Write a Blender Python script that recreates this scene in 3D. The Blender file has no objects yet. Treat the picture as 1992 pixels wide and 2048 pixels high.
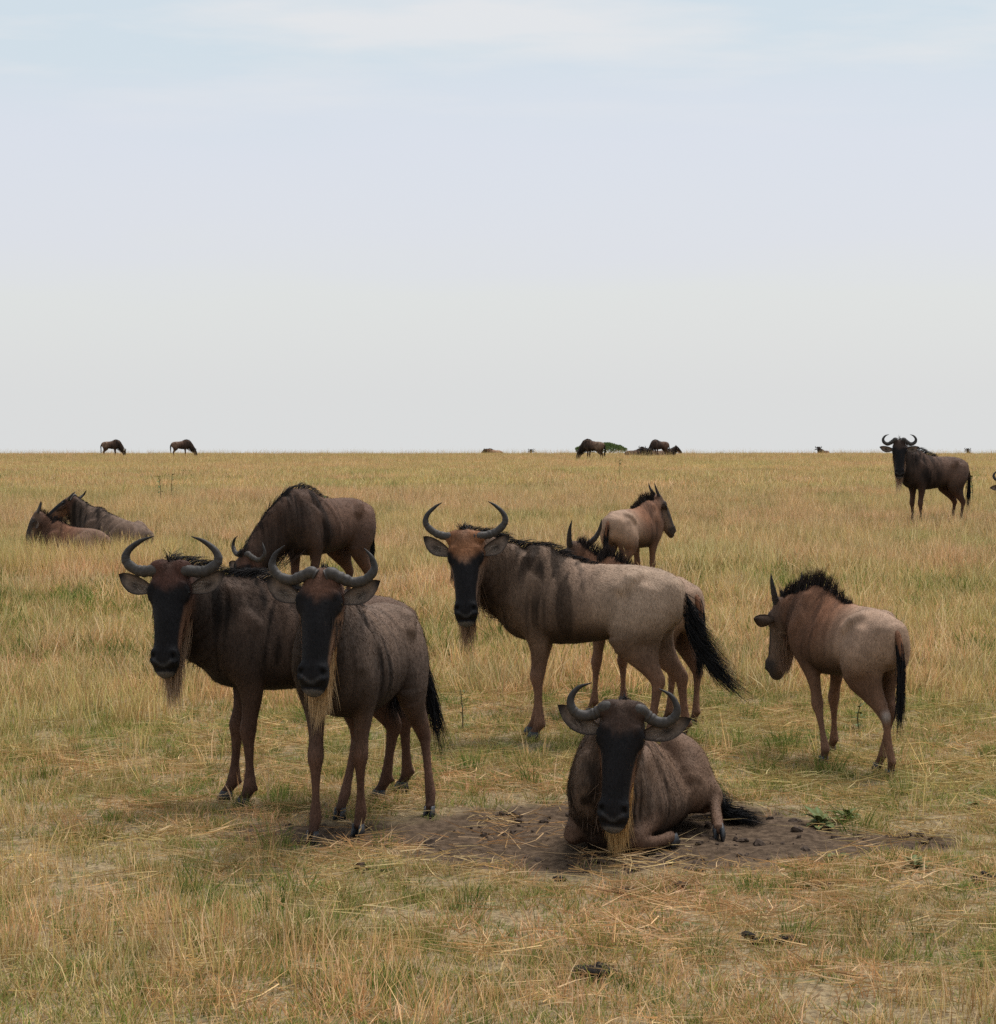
import bpy, math, random
import numpy as np
from mathutils import Vector, Matrix, Euler
import openvdb

# ------------------------------------------------------------------ camera, sky, sun
scene = bpy.context.scene
PW, PH, F, YE, EYE = 1992.0, 2048.0, 4500.0, 785.0, 2.1    # photo size, focal length in px, eye-level row, eye height
cam_data = bpy.data.cameras.new("camera")
cam = bpy.data.objects.new("camera", cam_data)
scene.collection.objects.link(cam)
cam_data.sensor_fit = 'HORIZONTAL'
cam_data.sensor_width = 36.0
cam_data.lens = 36.0 * F / PW
cam_data.clip_start = 0.1
cam_data.clip_end = 9000
PITCH = math.atan((PH / 2 - YE) / F)
cam.location = (0, 0, EYE)
cam.rotation_euler = (math.pi / 2 - PITCH, 0, 0)
scene.camera = cam

SUN_EL, SUN_AZ = math.radians(64), math.radians(40)     # azimuth measured from +Y (view direction) towards +X
world = bpy.data.worlds.new("World")
scene.world = world
world.use_nodes = True
wn, wl = world.node_tree.nodes, world.node_tree.links
wn.clear()
def N(tree, typ, **kw):
    n = tree.nodes.new(typ)
    for k, v in kw.items():
        if k == 'inp':
            for kk, vv in v.items():
                n.inputs[kk].default_value = vv
        else:
            setattr(n, k, v)
    return n
wt = world.node_tree
w_out = N(wt, 'ShaderNodeOutputWorld')
w_bg = N(wt, 'ShaderNodeBackground')
w_bg.inputs['Strength'].default_value = 1.0
sky_t = N(wt, 'ShaderNodeTexSky', sky_type='NISHITA', sun_disc=False, sun_elevation=SUN_EL, sun_rotation=SUN_AZ,
          air_density=1.0, dust_density=2.0, ozone_density=1.0)
sky_s = N(wt, 'ShaderNodeMix', data_type='RGBA', blend_type='MULTIPLY')
sky_s.inputs[0].default_value = 1.0
wl.new(sky_t.outputs[0], sky_s.inputs[6]); sky_s.inputs[7].default_value = (0.1, 0.1, 0.1, 1)
tc = N(wt, 'ShaderNodeTexCoord')
sep = N(wt, 'ShaderNodeSeparateXYZ'); wl.new(tc.outputs['Generated'], sep.inputs[0])
veil = N(wt, 'ShaderNodeValToRGB')                      # thin bright veil of high cloud
cr = veil.color_ramp
cr.elements[0].position = 0.0;  cr.elements[0].color = (0.79, 0.805, 0.81, 1)
cr.elements[1].position = 1.0;  cr.elements[1].color = (0.70, 0.76, 0.83, 1)
for p, c in ((0.045, (0.785, 0.81, 0.815, 1)), (0.065, (0.765, 0.79, 0.855, 1)), (0.11, (0.75, 0.785, 0.865, 1)), (0.15, (0.685, 0.775, 0.84, 1))):
    e = cr.elements.new(p); e.color = c
zw = N(wt, 'ShaderNodeMapping'); wl.new(tc.outputs['Generated'], zw.inputs[0]); zw.inputs['Scale'].default_value = (4, 4, 26)
nw = N(wt, 'ShaderNodeTexNoise', inp={'Scale': 1.0, 'Detail': 3.0}); wl.new(zw.outputs[0], nw.inputs['Vector'])
zadd = N(wt, 'ShaderNodeMath', operation='MULTIPLY_ADD'); wl.new(nw.outputs[0], zadd.inputs[0]); zadd.inputs[1].default_value = 0.05
zoff = N(wt, 'ShaderNodeMath', operation='SUBTRACT'); wl.new(sep.outputs[2], zoff.inputs[0]); zoff.inputs[1].default_value = 0.025
wl.new(zoff.outputs[0], zadd.inputs[2]); wl.new(zadd.outputs[0], veil.inputs[0])
mixv = N(wt, 'ShaderNodeMix', data_type='RGBA'); mixv.inputs[0].default_value = 0.86
wl.new(sky_s.outputs[2], mixv.inputs[6]); wl.new(veil.outputs[0], mixv.inputs[7])
# cloud layer on a flat deck overhead
zmax = N(wt, 'ShaderNodeMath', operation='MAXIMUM'); wl.new(sep.outputs[2], zmax.inputs[0]); zmax.inputs[1].default_value = 0.02
dx = N(wt, 'ShaderNodeMath', operation='DIVIDE'); wl.new(sep.outputs[0], dx.inputs[0]); wl.new(zmax.outputs[0], dx.inputs[1])
dy = N(wt, 'ShaderNodeMath', operation='DIVIDE'); wl.new(sep.outputs[1], dy.inputs[0]); wl.new(zmax.outputs[0], dy.inputs[1])
cmb = N(wt, 'ShaderNodeCombineXYZ'); wl.new(dx.outputs[0], cmb.inputs[0]); wl.new(dy.outputs[0], cmb.inputs[1])
cmap = N(wt, 'ShaderNodeMapping'); wl.new(cmb.outputs[0], cmap.inputs[0]); cmap.inputs['Location'].default_value = (15.5, 7.5, 0)
cn = N(wt, 'ShaderNodeTexNoise', inp={'Scale': 0.75, 'Detail': 5.0, 'Roughness': 0.55}); wl.new(cmap.outputs[0], cn.inputs['Vector'])
cramp = N(wt, 'ShaderNodeMapRange', inp={'From Min': 0.47, 'From Max': 0.66, 'To Min': 0.0, 'To Max': 0.62}); wl.new(cn.outputs[0], cramp.inputs[0])
cfade = N(wt, 'ShaderNodeMapRange', interpolation_type='SMOOTHSTEP', inp={'From Min': 0.10, 'From Max': 0.165}); wl.new(sep.outputs[2], cfade.inputs[0])
cmul = N(wt, 'ShaderNodeMath', operation='MULTIPLY'); wl.new(cramp.outputs[0], cmul.inputs[0]); wl.new(cfade.outputs[0], cmul.inputs[1])
mixc = N(wt, 'ShaderNodeMix', data_type='RGBA'); wl.new(cmul.outputs[0], mixc.inputs[0])
wl.new(mixv.outputs[2], mixc.inputs[6]); mixc.inputs[7].default_value = (0.84, 0.82, 0.82, 1)
wl.new(mixc.outputs[2], w_bg.inputs['Color'])
wl.new(w_bg.outputs[0], w_out.inputs[0])

sun_d = bpy.data.lights.new("sun", 'SUN')
sun_d.energy = 4.0
sun_d.angle = math.radians(25)
sun_d.color = (1.0, 0.965, 0.92)
sun = bpy.data.objects.new("sun", sun_d)
scene.collection.objects.link(sun)
sdir = Vector((math.sin(SUN_AZ) * math.cos(SUN_EL), math.cos(SUN_AZ) * math.cos(SUN_EL), math.sin(SUN_EL)))
sun.rotation_euler = sdir.to_track_quat('Z', 'Y').to_euler()
sun.location = (0, 0, 30)

scene.view_settings.view_transform = 'Standard'
scene.view_settings.look = 'None'
scene.view_settings.exposure = 0.0
scene.view_settings.gamma = 1.0
scene.view_settings.use_curve_mapping = False
scene.render.engine = 'CYCLES'
scene.cycles.use_denoising = False
scene.cycles.use_adaptive_sampling = True
scene.cycles.adaptive_threshold = 0.015
scene.cycles.max_bounces = 5
scene.cycles.diffuse_bounces = 3
scene.cycles.glossy_bounces = 2
scene.cycles.transparent_max_bounces = 4

# ------------------------------------------------------------------ helpers
rng = np.random.default_rng(11)
COL = scene.collection
def smooth(a, b, x):
    t = np.clip((np.asarray(x, float) - a) / (b - a), 0, 1)
    return t * t * (3 - 2 * t)
def _hash(ix, iy, seed):
    h = (ix.astype(np.int64) * 374761393 + iy.astype(np.int64) * 668265263 + seed * 982451653) & 0x7fffffff
    h = (h ^ (h >> 13)) * 1274126177 & 0x7fffffff
    return ((h ^ (h >> 16)) & 0xffff) / 65535.0
def vnoise(x, y, seed=0):
    x = np.asarray(x, float); y = np.asarray(y, float)
    ix = np.floor(x); iy = np.floor(y); fx = x - ix; fy = y - iy
    fx = fx * fx * (3 - 2 * fx); fy = fy * fy * (3 - 2 * fy)
    ix = ix.astype(np.int64); iy = iy.astype(np.int64)
    a = _hash(ix, iy, seed); b = _hash(ix + 1, iy, seed); c = _hash(ix, iy + 1, seed); d = _hash(ix + 1, iy + 1, seed)
    return (a * (1 - fx) + b * fx) * (1 - fy) + (c * (1 - fx) + d * fx) * fy
def fbm(x, y, seed=0, o=3):
    r = 0; amp = .5; s = 0
    for k in range(o):
        r = r + amp * vnoise(np.asarray(x) * 2 ** k, np.asarray(y) * 2 ** k, seed + k * 17); s += amp; amp *= .5
    return r / s

def ground_z(x, y):
    """flat near the camera, then a gentle fall to a brow about 165 m out, falling faster beyond"""
    y = np.asarray(y, float); x = np.asarray(x, float)
    a = np.maximum(y - 42, 0); z = -0.0218 * (np.sqrt(a * a + 36) - 6)
    b = np.maximum(y - 160, 0); z = z - 0.03 * (np.sqrt(b * b + 100) - 10)
    near = 1 - smooth(25, 45, y)
    return z + near * (0.012 * (fbm(x * 1.3, y * 1.3, 5) - .5) + 0.02 * (fbm(x * .35, y * .35, 9, 2) - .5))
def px(u, v):
    """where the ray through photo pixel (u, v) meets the near, level ground"""
    d = EYE * F / (v - YE)
    return np.array([(u - PW / 2) / F * d, d])
def px_at(u, d):
    return np.array([(u - PW / 2) / F * d, d])

def new_mesh(name, verts, faces, mat=None, col=None, smooth_sh=True, attrs=None):
    me = bpy.data.meshes.new(name)
    if isinstance(verts, np.ndarray): verts = verts.tolist()
    if isinstance(faces, np.ndarray): faces = faces.tolist()
    me.from_pydata(verts, [], faces)
    if smooth_sh: me.polygons.foreach_set('use_smooth', np.ones(len(me.polygons), bool))
    if col is not None:
        a = me.color_attributes.new('Col', 'FLOAT_COLOR', 'POINT')
        c = np.ones((len(verts), 4)); c[:, :3] = col
        a.data.foreach_set('color', c.ravel())
    for k, v in (attrs or {}).items():
        a = me.attributes.new(k, 'FLOAT', 'POINT'); a.data.foreach_set('value', np.asarray(v, np.float32))
    if mat: me.materials.append(mat)
    me.update()
    return me
def obj(name, me, parent=None):
    o = bpy.data.objects.new(name, me); COL.objects.link(o)
    if parent is not None: o.parent = parent
    return o
def tag(o, label, cat, group=None, kind=None):
    o['label'] = label
    if cat: o['category'] = cat
    if group: o['group'] = group
    if kind: o['kind'] = kind
    return o

# ------------------------------------------------------------------ materials
def base_mat(name, rough=0.8, spec=0.2):
    m = bpy.data.materials.new(name); m.use_nodes = True
    t = m.node_tree; b = t.nodes['Principled BSDF']
    b.inputs['Roughness'].default_value = rough
    b.inputs['Specular IOR Level'].default_value = spec
    return m, t, b
def coat_material():
    """short coat: colour per vertex, vertical brindle streaks on neck and shoulder, fine hair grain and folds"""
    m, t, b = base_mat('wildebeest_coat', 0.68, 0.10)
    L = t.links
    at = N(t, 'ShaderNodeAttribute', attribute_name='Col')
    st = N(t, 'ShaderNodeAttribute', attribute_name='stripe')
    oc = N(t, 'ShaderNodeTexCoord'); oi = N(t, 'ShaderNodeObjectInfo')
    off = N(t, 'ShaderNodeVectorMath', operation='ADD'); L.new(oc.outputs['Object'], off.inputs[0])
    rs = N(t, 'ShaderNodeMath', operation='MULTIPLY'); rs.inputs[1].default_value = 40; L.new(oi.outputs['Random'], rs.inputs[0])
    L.new(rs.outputs[0], off.inputs[1])
    def noise(sc, scale, det=3, rough=.55):
        mp = N(t, 'ShaderNodeMapping'); mp.inputs['Scale'].default_value = sc; L.new(off.outputs[0], mp.inputs[0])
        n = N(t, 'ShaderNodeTexNoise', inp={'Scale': scale, 'Detail': det, 'Roughness': rough}); L.new(mp.outputs[0], n.inputs['Vector'])
        return n.outputs[0]
    streak = noise((1, 1, .07), 24, 3)
    s2 = N(t, 'ShaderNodeMapRange', interpolation_type='SMOOTHSTEP', inp={'From Min': .44, 'From Max': .62, 'To Min': 0, 'To Max': .58}); L.new(streak, s2.inputs[0])
    sm = N(t, 'ShaderNodeMath', operation='MULTIPLY'); L.new(s2.outputs[0], sm.inputs[0]); L.new(st.outputs['Fac'], sm.inputs[1])
    s2.inputs['To Max'].default_value = .30
    fine = noise((1, 1, .22), 150, 2)
    fr = N(t, 'ShaderNodeMapRange', inp={'From Min': .3, 'From Max': .7, 'To Min': .72, 'To Max': 1.28}); L.new(fine, fr.inputs[0])
    blot = noise((1, 1, .8), 9, 4)
    br = N(t, 'ShaderNodeMapRange', inp={'From Min': .3, 'From Max': .7, 'To Min': .78, 'To Max': 1.2}); L.new(blot, br.inputs[0])
    mm = N(t, 'ShaderNodeMath', operation='MULTIPLY'); L.new(fr.outputs[0], mm.inputs[0]); L.new(br.outputs[0], mm.inputs[1])
    inv = N(t, 'ShaderNodeMath', operation='SUBTRACT'); inv.inputs[0].default_value = 1; L.new(sm.outputs[0], inv.inputs[1])
    m2 = N(t, 'ShaderNodeMath', operation='MULTIPLY'); L.new(mm.outputs[0], m2.inputs[0]); L.new(inv.outputs[0], m2.inputs[1])
    vm = N(t, 'ShaderNodeVectorMath', operation='SCALE'); L.new(at.outputs['Color'], vm.inputs[0]); L.new(m2.outputs[0], vm.inputs['Scale'])
    L.new(vm.outputs[0], b.inputs['Base Color'])
    b.inputs['Sheen Weight'].default_value = 0.0
    b.inputs['Sheen Roughness'].default_value = 0.5
    h = N(t, 'ShaderNodeMath', operation='MULTIPLY_ADD'); L.new(sm.outputs[0], h.inputs[0]); h.inputs[1].default_value = -.7; L.new(fine, h.inputs[2])
    bp = N(t, 'ShaderNodeBump', inp={'Strength': .5, 'Distance': .008}); L.new(h.outputs[0], bp.inputs['Height'])
    L.new(bp.outputs[0], b.inputs['Normal'])
    return m
def col_material(name, rough=.8, spec=.15, noise_scale=0, amp=.3, bump=0.0, coord='Object', stretch=(1, 1, 1)):
    m, t, b = base_mat(name, rough, spec)
    at = N(t, 'ShaderNodeAttribute', attribute_name='Col')
    if noise_scale:
        oc = N(t, 'ShaderNodeTexCoord'); mp = N(t, 'ShaderNodeMapping'); mp.inputs['Scale'].default_value = stretch
        t.links.new(oc.outputs[coord], mp.inputs[0])
        n = N(t, 'ShaderNodeTexNoise', inp={'Scale': noise_scale, 'Detail': 3}); t.links.new(mp.outputs[0], n.inputs['Vector'])
        r = N(t, 'ShaderNodeMapRange', inp={'From Min': .3, 'From Max': .7, 'To Min': 1 - amp, 'To Max': 1 + amp}); t.links.new(n.outputs[0], r.inputs[0])
        v = N(t, 'ShaderNodeVectorMath', operation='SCALE'); t.links.new(at.outputs['Color'], v.inputs[0]); t.links.new(r.outputs[0], v.inputs['Scale'])
        t.links.new(v.outputs[0], b.inputs['Base Color'])
        if bump:
            bp = N(t, 'ShaderNodeBump', inp={'Strength': .6, 'Distance': bump}); t.links.new(n.outputs[0], bp.inputs['Height']); t.links.new(bp.outputs[0], b.inputs['Normal'])
    else:
        t.links.new(at.outputs['Color'], b.inputs['Base Color'])
    return m
M_COAT = coat_material()
M_HAIR = col_material('long_hair', .75, .10)
M_HORN = col_material('horn_keratin', .6, .25, 60, .25, .003)
M_EAR = col_material('ear_skin', .8, .15, 70, .25)
M_HOOF = col_material('hoof_keratin', .45, .35, 80, .25, .001)
M_EYE = col_material('eye_wet', .10, .5)
# ------------------------------------------------------------------ animals: one smooth body surface grown from tapered limb chains
def unit(v):
    v = np.asarray(v, float); return v / (np.linalg.norm(v, axis=-1, keepdims=True) + 1e-12)
def catmull(A, m):
    A = np.asarray(A, float); n = len(A)
    E = np.vstack([2 * A[0] - A[1], A, 2 * A[-1] - A[-2]]); out = []
    for i in range(n - 1):
        p0, p1, p2, p3 = E[i], E[i + 1], E[i + 2], E[i + 3]
        for k in range(m):
            t = k / m
            out.append(.5 * (2 * p1 + (p2 - p0) * t + (2 * p0 - 5 * p1 + 4 * p2 - p3) * t * t + (3 * p1 - p0 - 3 * p2 + p3) * t ** 3))
    out.append(A[-1]); return np.array(out)
class Chain:
    """control rows: x y z, half width, half depth, egg; u = sideways reference per row"""
    def __init__(self, rows, u, m=4, k=.05):
        rows = [list(r) + [0] * (6 - len(r)) for r in rows]
        u = np.asarray(u, float)
        if u.ndim == 1: u = np.tile(u, (len(rows), 1))
        C = catmull(np.hstack([np.array(rows), u]), m)
        C[:, 3:5] = np.maximum(C[:, 3:5], .004)
        self.P, self.ru, self.rv, self.eg, self.U, self.k = C[:, :3], C[:, 3], C[:, 4], C[:, 5], unit(C[:, 6:9]), k
        r = np.maximum(self.ru, self.rv)[:, None] * 1.25 + .03 + k
        self.lo, self.hi = (self.P - r).min(0), (self.P + r).max(0)
        self.seg = []
        for i in range(len(self.P) - 1):
            a, b = self.P[i], self.P[i + 1]; w = b - a; L = np.linalg.norm(w)
            if L < 1e-6: continue
            w = w / L; u = self.U[i] + self.U[i + 1]; u = u - w * (u @ w); u = u / np.linalg.norm(u); v = np.cross(w, u)
            rmx = max(self.ru[i], self.ru[i + 1], self.rv[i], self.rv[i + 1]) * 1.2 + .015 + k
            self.seg.append((i, a, L, np.stack([u, v, w], 1), np.minimum(a, b) - rmx, np.maximum(a, b) + rmx))
    def ev(self, Q):
        best = np.full(len(Q), .25); T = np.zeros(len(Q)); A = np.zeros(len(Q)); B = np.zeros(len(Q)); n = len(self.P) - 1
        for i, a, L, M, lo, hi in self.seg:
            ix = np.nonzero((Q[:, 0] > lo[0]) & (Q[:, 0] < hi[0]) & (Q[:, 1] > lo[1]) & (Q[:, 1] < hi[1]) & (Q[:, 2] > lo[2]) & (Q[:, 2] < hi[2]))[0]
            if len(ix) == 0: continue
            q = (Q[ix] - a) @ M; qu, qv, s = q[:, 0], q[:, 1], q[:, 2]; t = np.clip(s / L, 0, 1); qw = s - t * L
            ru = self.ru[i] + (self.ru[i + 1] - self.ru[i]) * t; rv = self.rv[i] + (self.rv[i + 1] - self.rv[i]) * t
            eg = self.eg[i] + (self.eg[i + 1] - self.eg[i]) * t
            re = ru * (1 + eg * np.clip(qv / rv, -1, 1)); rw = np.minimum(ru, rv) * .7
            A0, B0, W0 = qu / re, qv / rv, qw / rw
            k0 = np.sqrt(A0 * A0 + B0 * B0 + W0 * W0) + 1e-9
            k1 = np.sqrt((A0 / re) ** 2 + (B0 / rv) ** 2 + (W0 / rw) ** 2) + 1e-9
            d = k0 * (k0 - 1) / k1; d = np.where(k0 < .2, -np.minimum(re, rv) * .8, d)
            c = d < best[ix]; j = ix[c]
            best[j] = d[c]; T[j] = (i + t[c]) / n; A[j] = A0[c]; B[j] = B0[c]
        return (best, T, A, B)
def smin(a, b, k):
    h = np.maximum(k - np.abs(a - b), 0) / k
    return np.minimum(a, b) - h * h * k * .25
def field_at(chains, cuts, Q):
    d = np.full(len(Q), .2)
    for c, cut in [(c, 0) for c in chains] + [(c, 1) for c in cuts]:
        ix = np.nonzero((Q[:, 0] > c.lo[0]) & (Q[:, 0] < c.hi[0]) & (Q[:, 1] > c.lo[1]) & (Q[:, 1] < c.hi[1]) & (Q[:, 2] > c.lo[2]) & (Q[:, 2] < c.hi[2]))[0]
        if len(ix):
            e = np.minimum(c.ev(Q[ix])[0], .2)
            d[ix] = smin(d[ix], e, c.k) if not cut else -smin(-d[ix], e, c.k)
    return d
def build_surface(groups, cuts, vox):
    """coarse pass everywhere, fine pass only in the blocks the surface runs through"""
    allc = [c for g in groups.values() for c in g]; B = 4
    lo = np.min([c.lo for c in allc], axis=0) - 2 * vox; hi = np.max([c.hi for c in allc], axis=0) + 2 * vox
    nb = np.ceil((hi - lo) / (vox * B)).astype(int) + 1
    ax = [lo[i] + vox * (B * np.arange(nb[i]) + (B - 1) / 2) for i in range(3)]
    X, Y, Z = np.meshgrid(*ax, indexing='ij')
    Dc = field_at(allc, [], np.stack([X.ravel(), Y.ravel(), Z.ravel()], 1)).reshape(nb)
    V = np.repeat(np.repeat(np.repeat(np.where(Dc > 0, .2, -.2), B, 0), B, 1), B, 2)
    act = np.argwhere(np.abs(Dc) < vox * B * 1.35)
    o = np.stack(np.meshgrid(*[np.arange(B)] * 3, indexing='ij'), -1).reshape(-1, 3)
    I = (act[:, None] * B + o[None]).reshape(-1, 3)
    V[I[:, 0], I[:, 1], I[:, 2]] = field_at(allc, cuts, lo + I * vox)
    g = openvdb.FloatGrid(.2); g.copyFromArray(V.astype(np.float32))
    pts, tri, quad = g.convertToPolygons(isovalue=0.0, adaptivity=0.0)
    return pts * vox + lo, quad[:, ::-1], tri[:, ::-1] if len(tri) else tri
def field(groups, Q):
    return field_at([c for g in groups.values() for c in g], [], Q)
def to_surface(groups, Q, sink=.004):
    Q = np.array(Q, float)
    for _ in range(3):
        d = field(groups, Q); e = .006
        G = np.stack([field(groups, Q + np.eye(3)[i] * e) - d for i in range(3)], 1) / e
        ok = (np.linalg.norm(G, axis=1) > .3) & (np.abs(d) < .15)
        Q[ok] -= (unit(G[ok]) * (d[ok] + sink)[:, None])
    return Q

def strands(roots, d0, d1, length, width, col, tipcol=None, nseg=4, clump=0, wob=.06, r=None):
    """ribbon hairs; d0 = direction at the root, d1 = at the tip"""
    r = r or rng; n = len(roots)
    d0 = np.broadcast_to(d0, (n, 3)).copy(); d1 = np.broadcast_to(d1, (n, 3)).copy()
    length = np.broadcast_to(length, (n,)); col = np.broadcast_to(col, (n, 3)); tipcol = col if tipcol is None else np.broadcast_to(tipcol, (n, 3))
    d0 = unit(d0 + r.normal(0, wob * 2, (n, 3))); d1 = unit(d1 + r.normal(0, wob * 3, (n, 3)))
    t = np.linspace(0, 1, nseg + 1)
    path = roots[:, None] + length[:, None, None] * (d0[:, None] * (t - t * t / 2)[None, :, None] + d1[:, None] * (t * t / 2)[None, :, None])
    if clump:
        cid = np.arange(n) // clump * clump; cid = np.minimum(cid, n - 1)
        lead = path[cid]; w = (.75 * t ** 1.2)[None, :, None]
        path = path * (1 - w) + (lead + (path[:, :1] - lead[:, :1]) * .25) * w
    side = unit(np.cross(unit(path[:, -1] - path[:, 0]), unit(r.normal(size=(n, 3)))))
    wd = width * (1.05 - t ** 1.6)
    A = path + side[:, None] * wd[None, :, None] * .5; B = path - side[:, None] * wd[None, :, None] * .5
    V = np.stack([A, B], 2).reshape(-1, 3)                      # n,(seg+1),2
    base = (np.arange(n) * (nseg + 1) * 2)[:, None]; k = (np.arange(nseg) * 2)[None]
    f = np.stack([base + k, base + k + 1, base + k + 3, base + k + 2], -1).reshape(-1, 4)
    c = (col[:, None] * (1 - t)[None, :, None] + tipcol[:, None] * t[None, :, None])
    c = c * r.uniform(.7, 1.3, (n, 1, 1))
    C = np.repeat(c[:, :, None], 2, 2).reshape(-1, 3)
    return V, f, C
def join(parts):
    V, Fc, C = [], [], []; o = 0
    for v, f, c in parts:
        V.append(v); Fc.append(f + o); C.append(c); o += len(v)
    return np.vstack(V), np.vstack(Fc), np.vstack(C)
def tube(P, rad, nr=12, squash=None):
    P = np.asarray(P, float); n = len(P); T = unit(np.gradient(P, axis=0)); ref = np.array([.13, .21, .97]); U = None; V = []
    for i in range(n):
        if U is None: U = unit(np.cross(T[i], ref))
        U = unit(U - T[i] * (U @ T[i])); W = np.cross(T[i], U)
        a = np.linspace(0, 2 * np.pi, nr, endpoint=False)
        V.append(P[i] + rad[i] * (np.cos(a)[:, None] * U + np.sin(a)[:, None] * W))
    V = np.vstack(V); f = []
    for i in range(n - 1):
        for j in range(nr):
            k = (j + 1) % nr; f.append([i * nr + j, i * nr + k, (i + 1) * nr + k, (i + 1) * nr + j])
    V = np.vstack([V, P[:1], P[-1:]]); a, b = len(V) - 2, len(V) - 1
    for j in range(nr):
        k = (j + 1) % nr; f.append([a, k, j]); f.append([b, (n - 1) * nr + j, (n - 1) * nr + k])
    return V, f

HORN_ADULT = [(.035, .0, -.01), (.075, .012, -.012), (.13, -.012, -.018), (.20, -.005, -.02), (.248, .045, -.012), (.245, .10, .0), (.205, .15, .006)]
HORN_YOUNG = [(.05, -.01, -.01), (.07, .03, -.012), (.09, .09, -.02), (.10, .15, -.02), (.095, .21, -.012)]
PAL = dict(back=(.15, .108, .08), flank=(.10, .072, .055), belly=(.055, .04, .033), neck=(.075, .055, .044), leg=(.105, .062, .046),
           fore=(.085, .042, .028), face=(.012, .011, .012), jaw=(.15, .088, .06), mane=(.018, .016, .016), beard=(.36, .235, .125), beard_tip=(.42, .30, .18),
           horn=(.048, .041, .036), rump=None)

def head_frame(yaw, pitch, roll):
    cy, sy, cp, sp = math.cos(yaw), math.sin(yaw), math.cos(pitch), math.sin(pitch)
    n = np.array([cp * cy, cp * sy, -sp]); f = np.array([sp * cy, sp * sy, cp]); s = np.array([-sy, cy, 0.0])
    # roll about the forehead normal: + swings the muzzle to the animal's left
    c, q = math.cos(roll), math.sin(roll)
    return c * n + q * s, f, c * s - q * n

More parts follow.
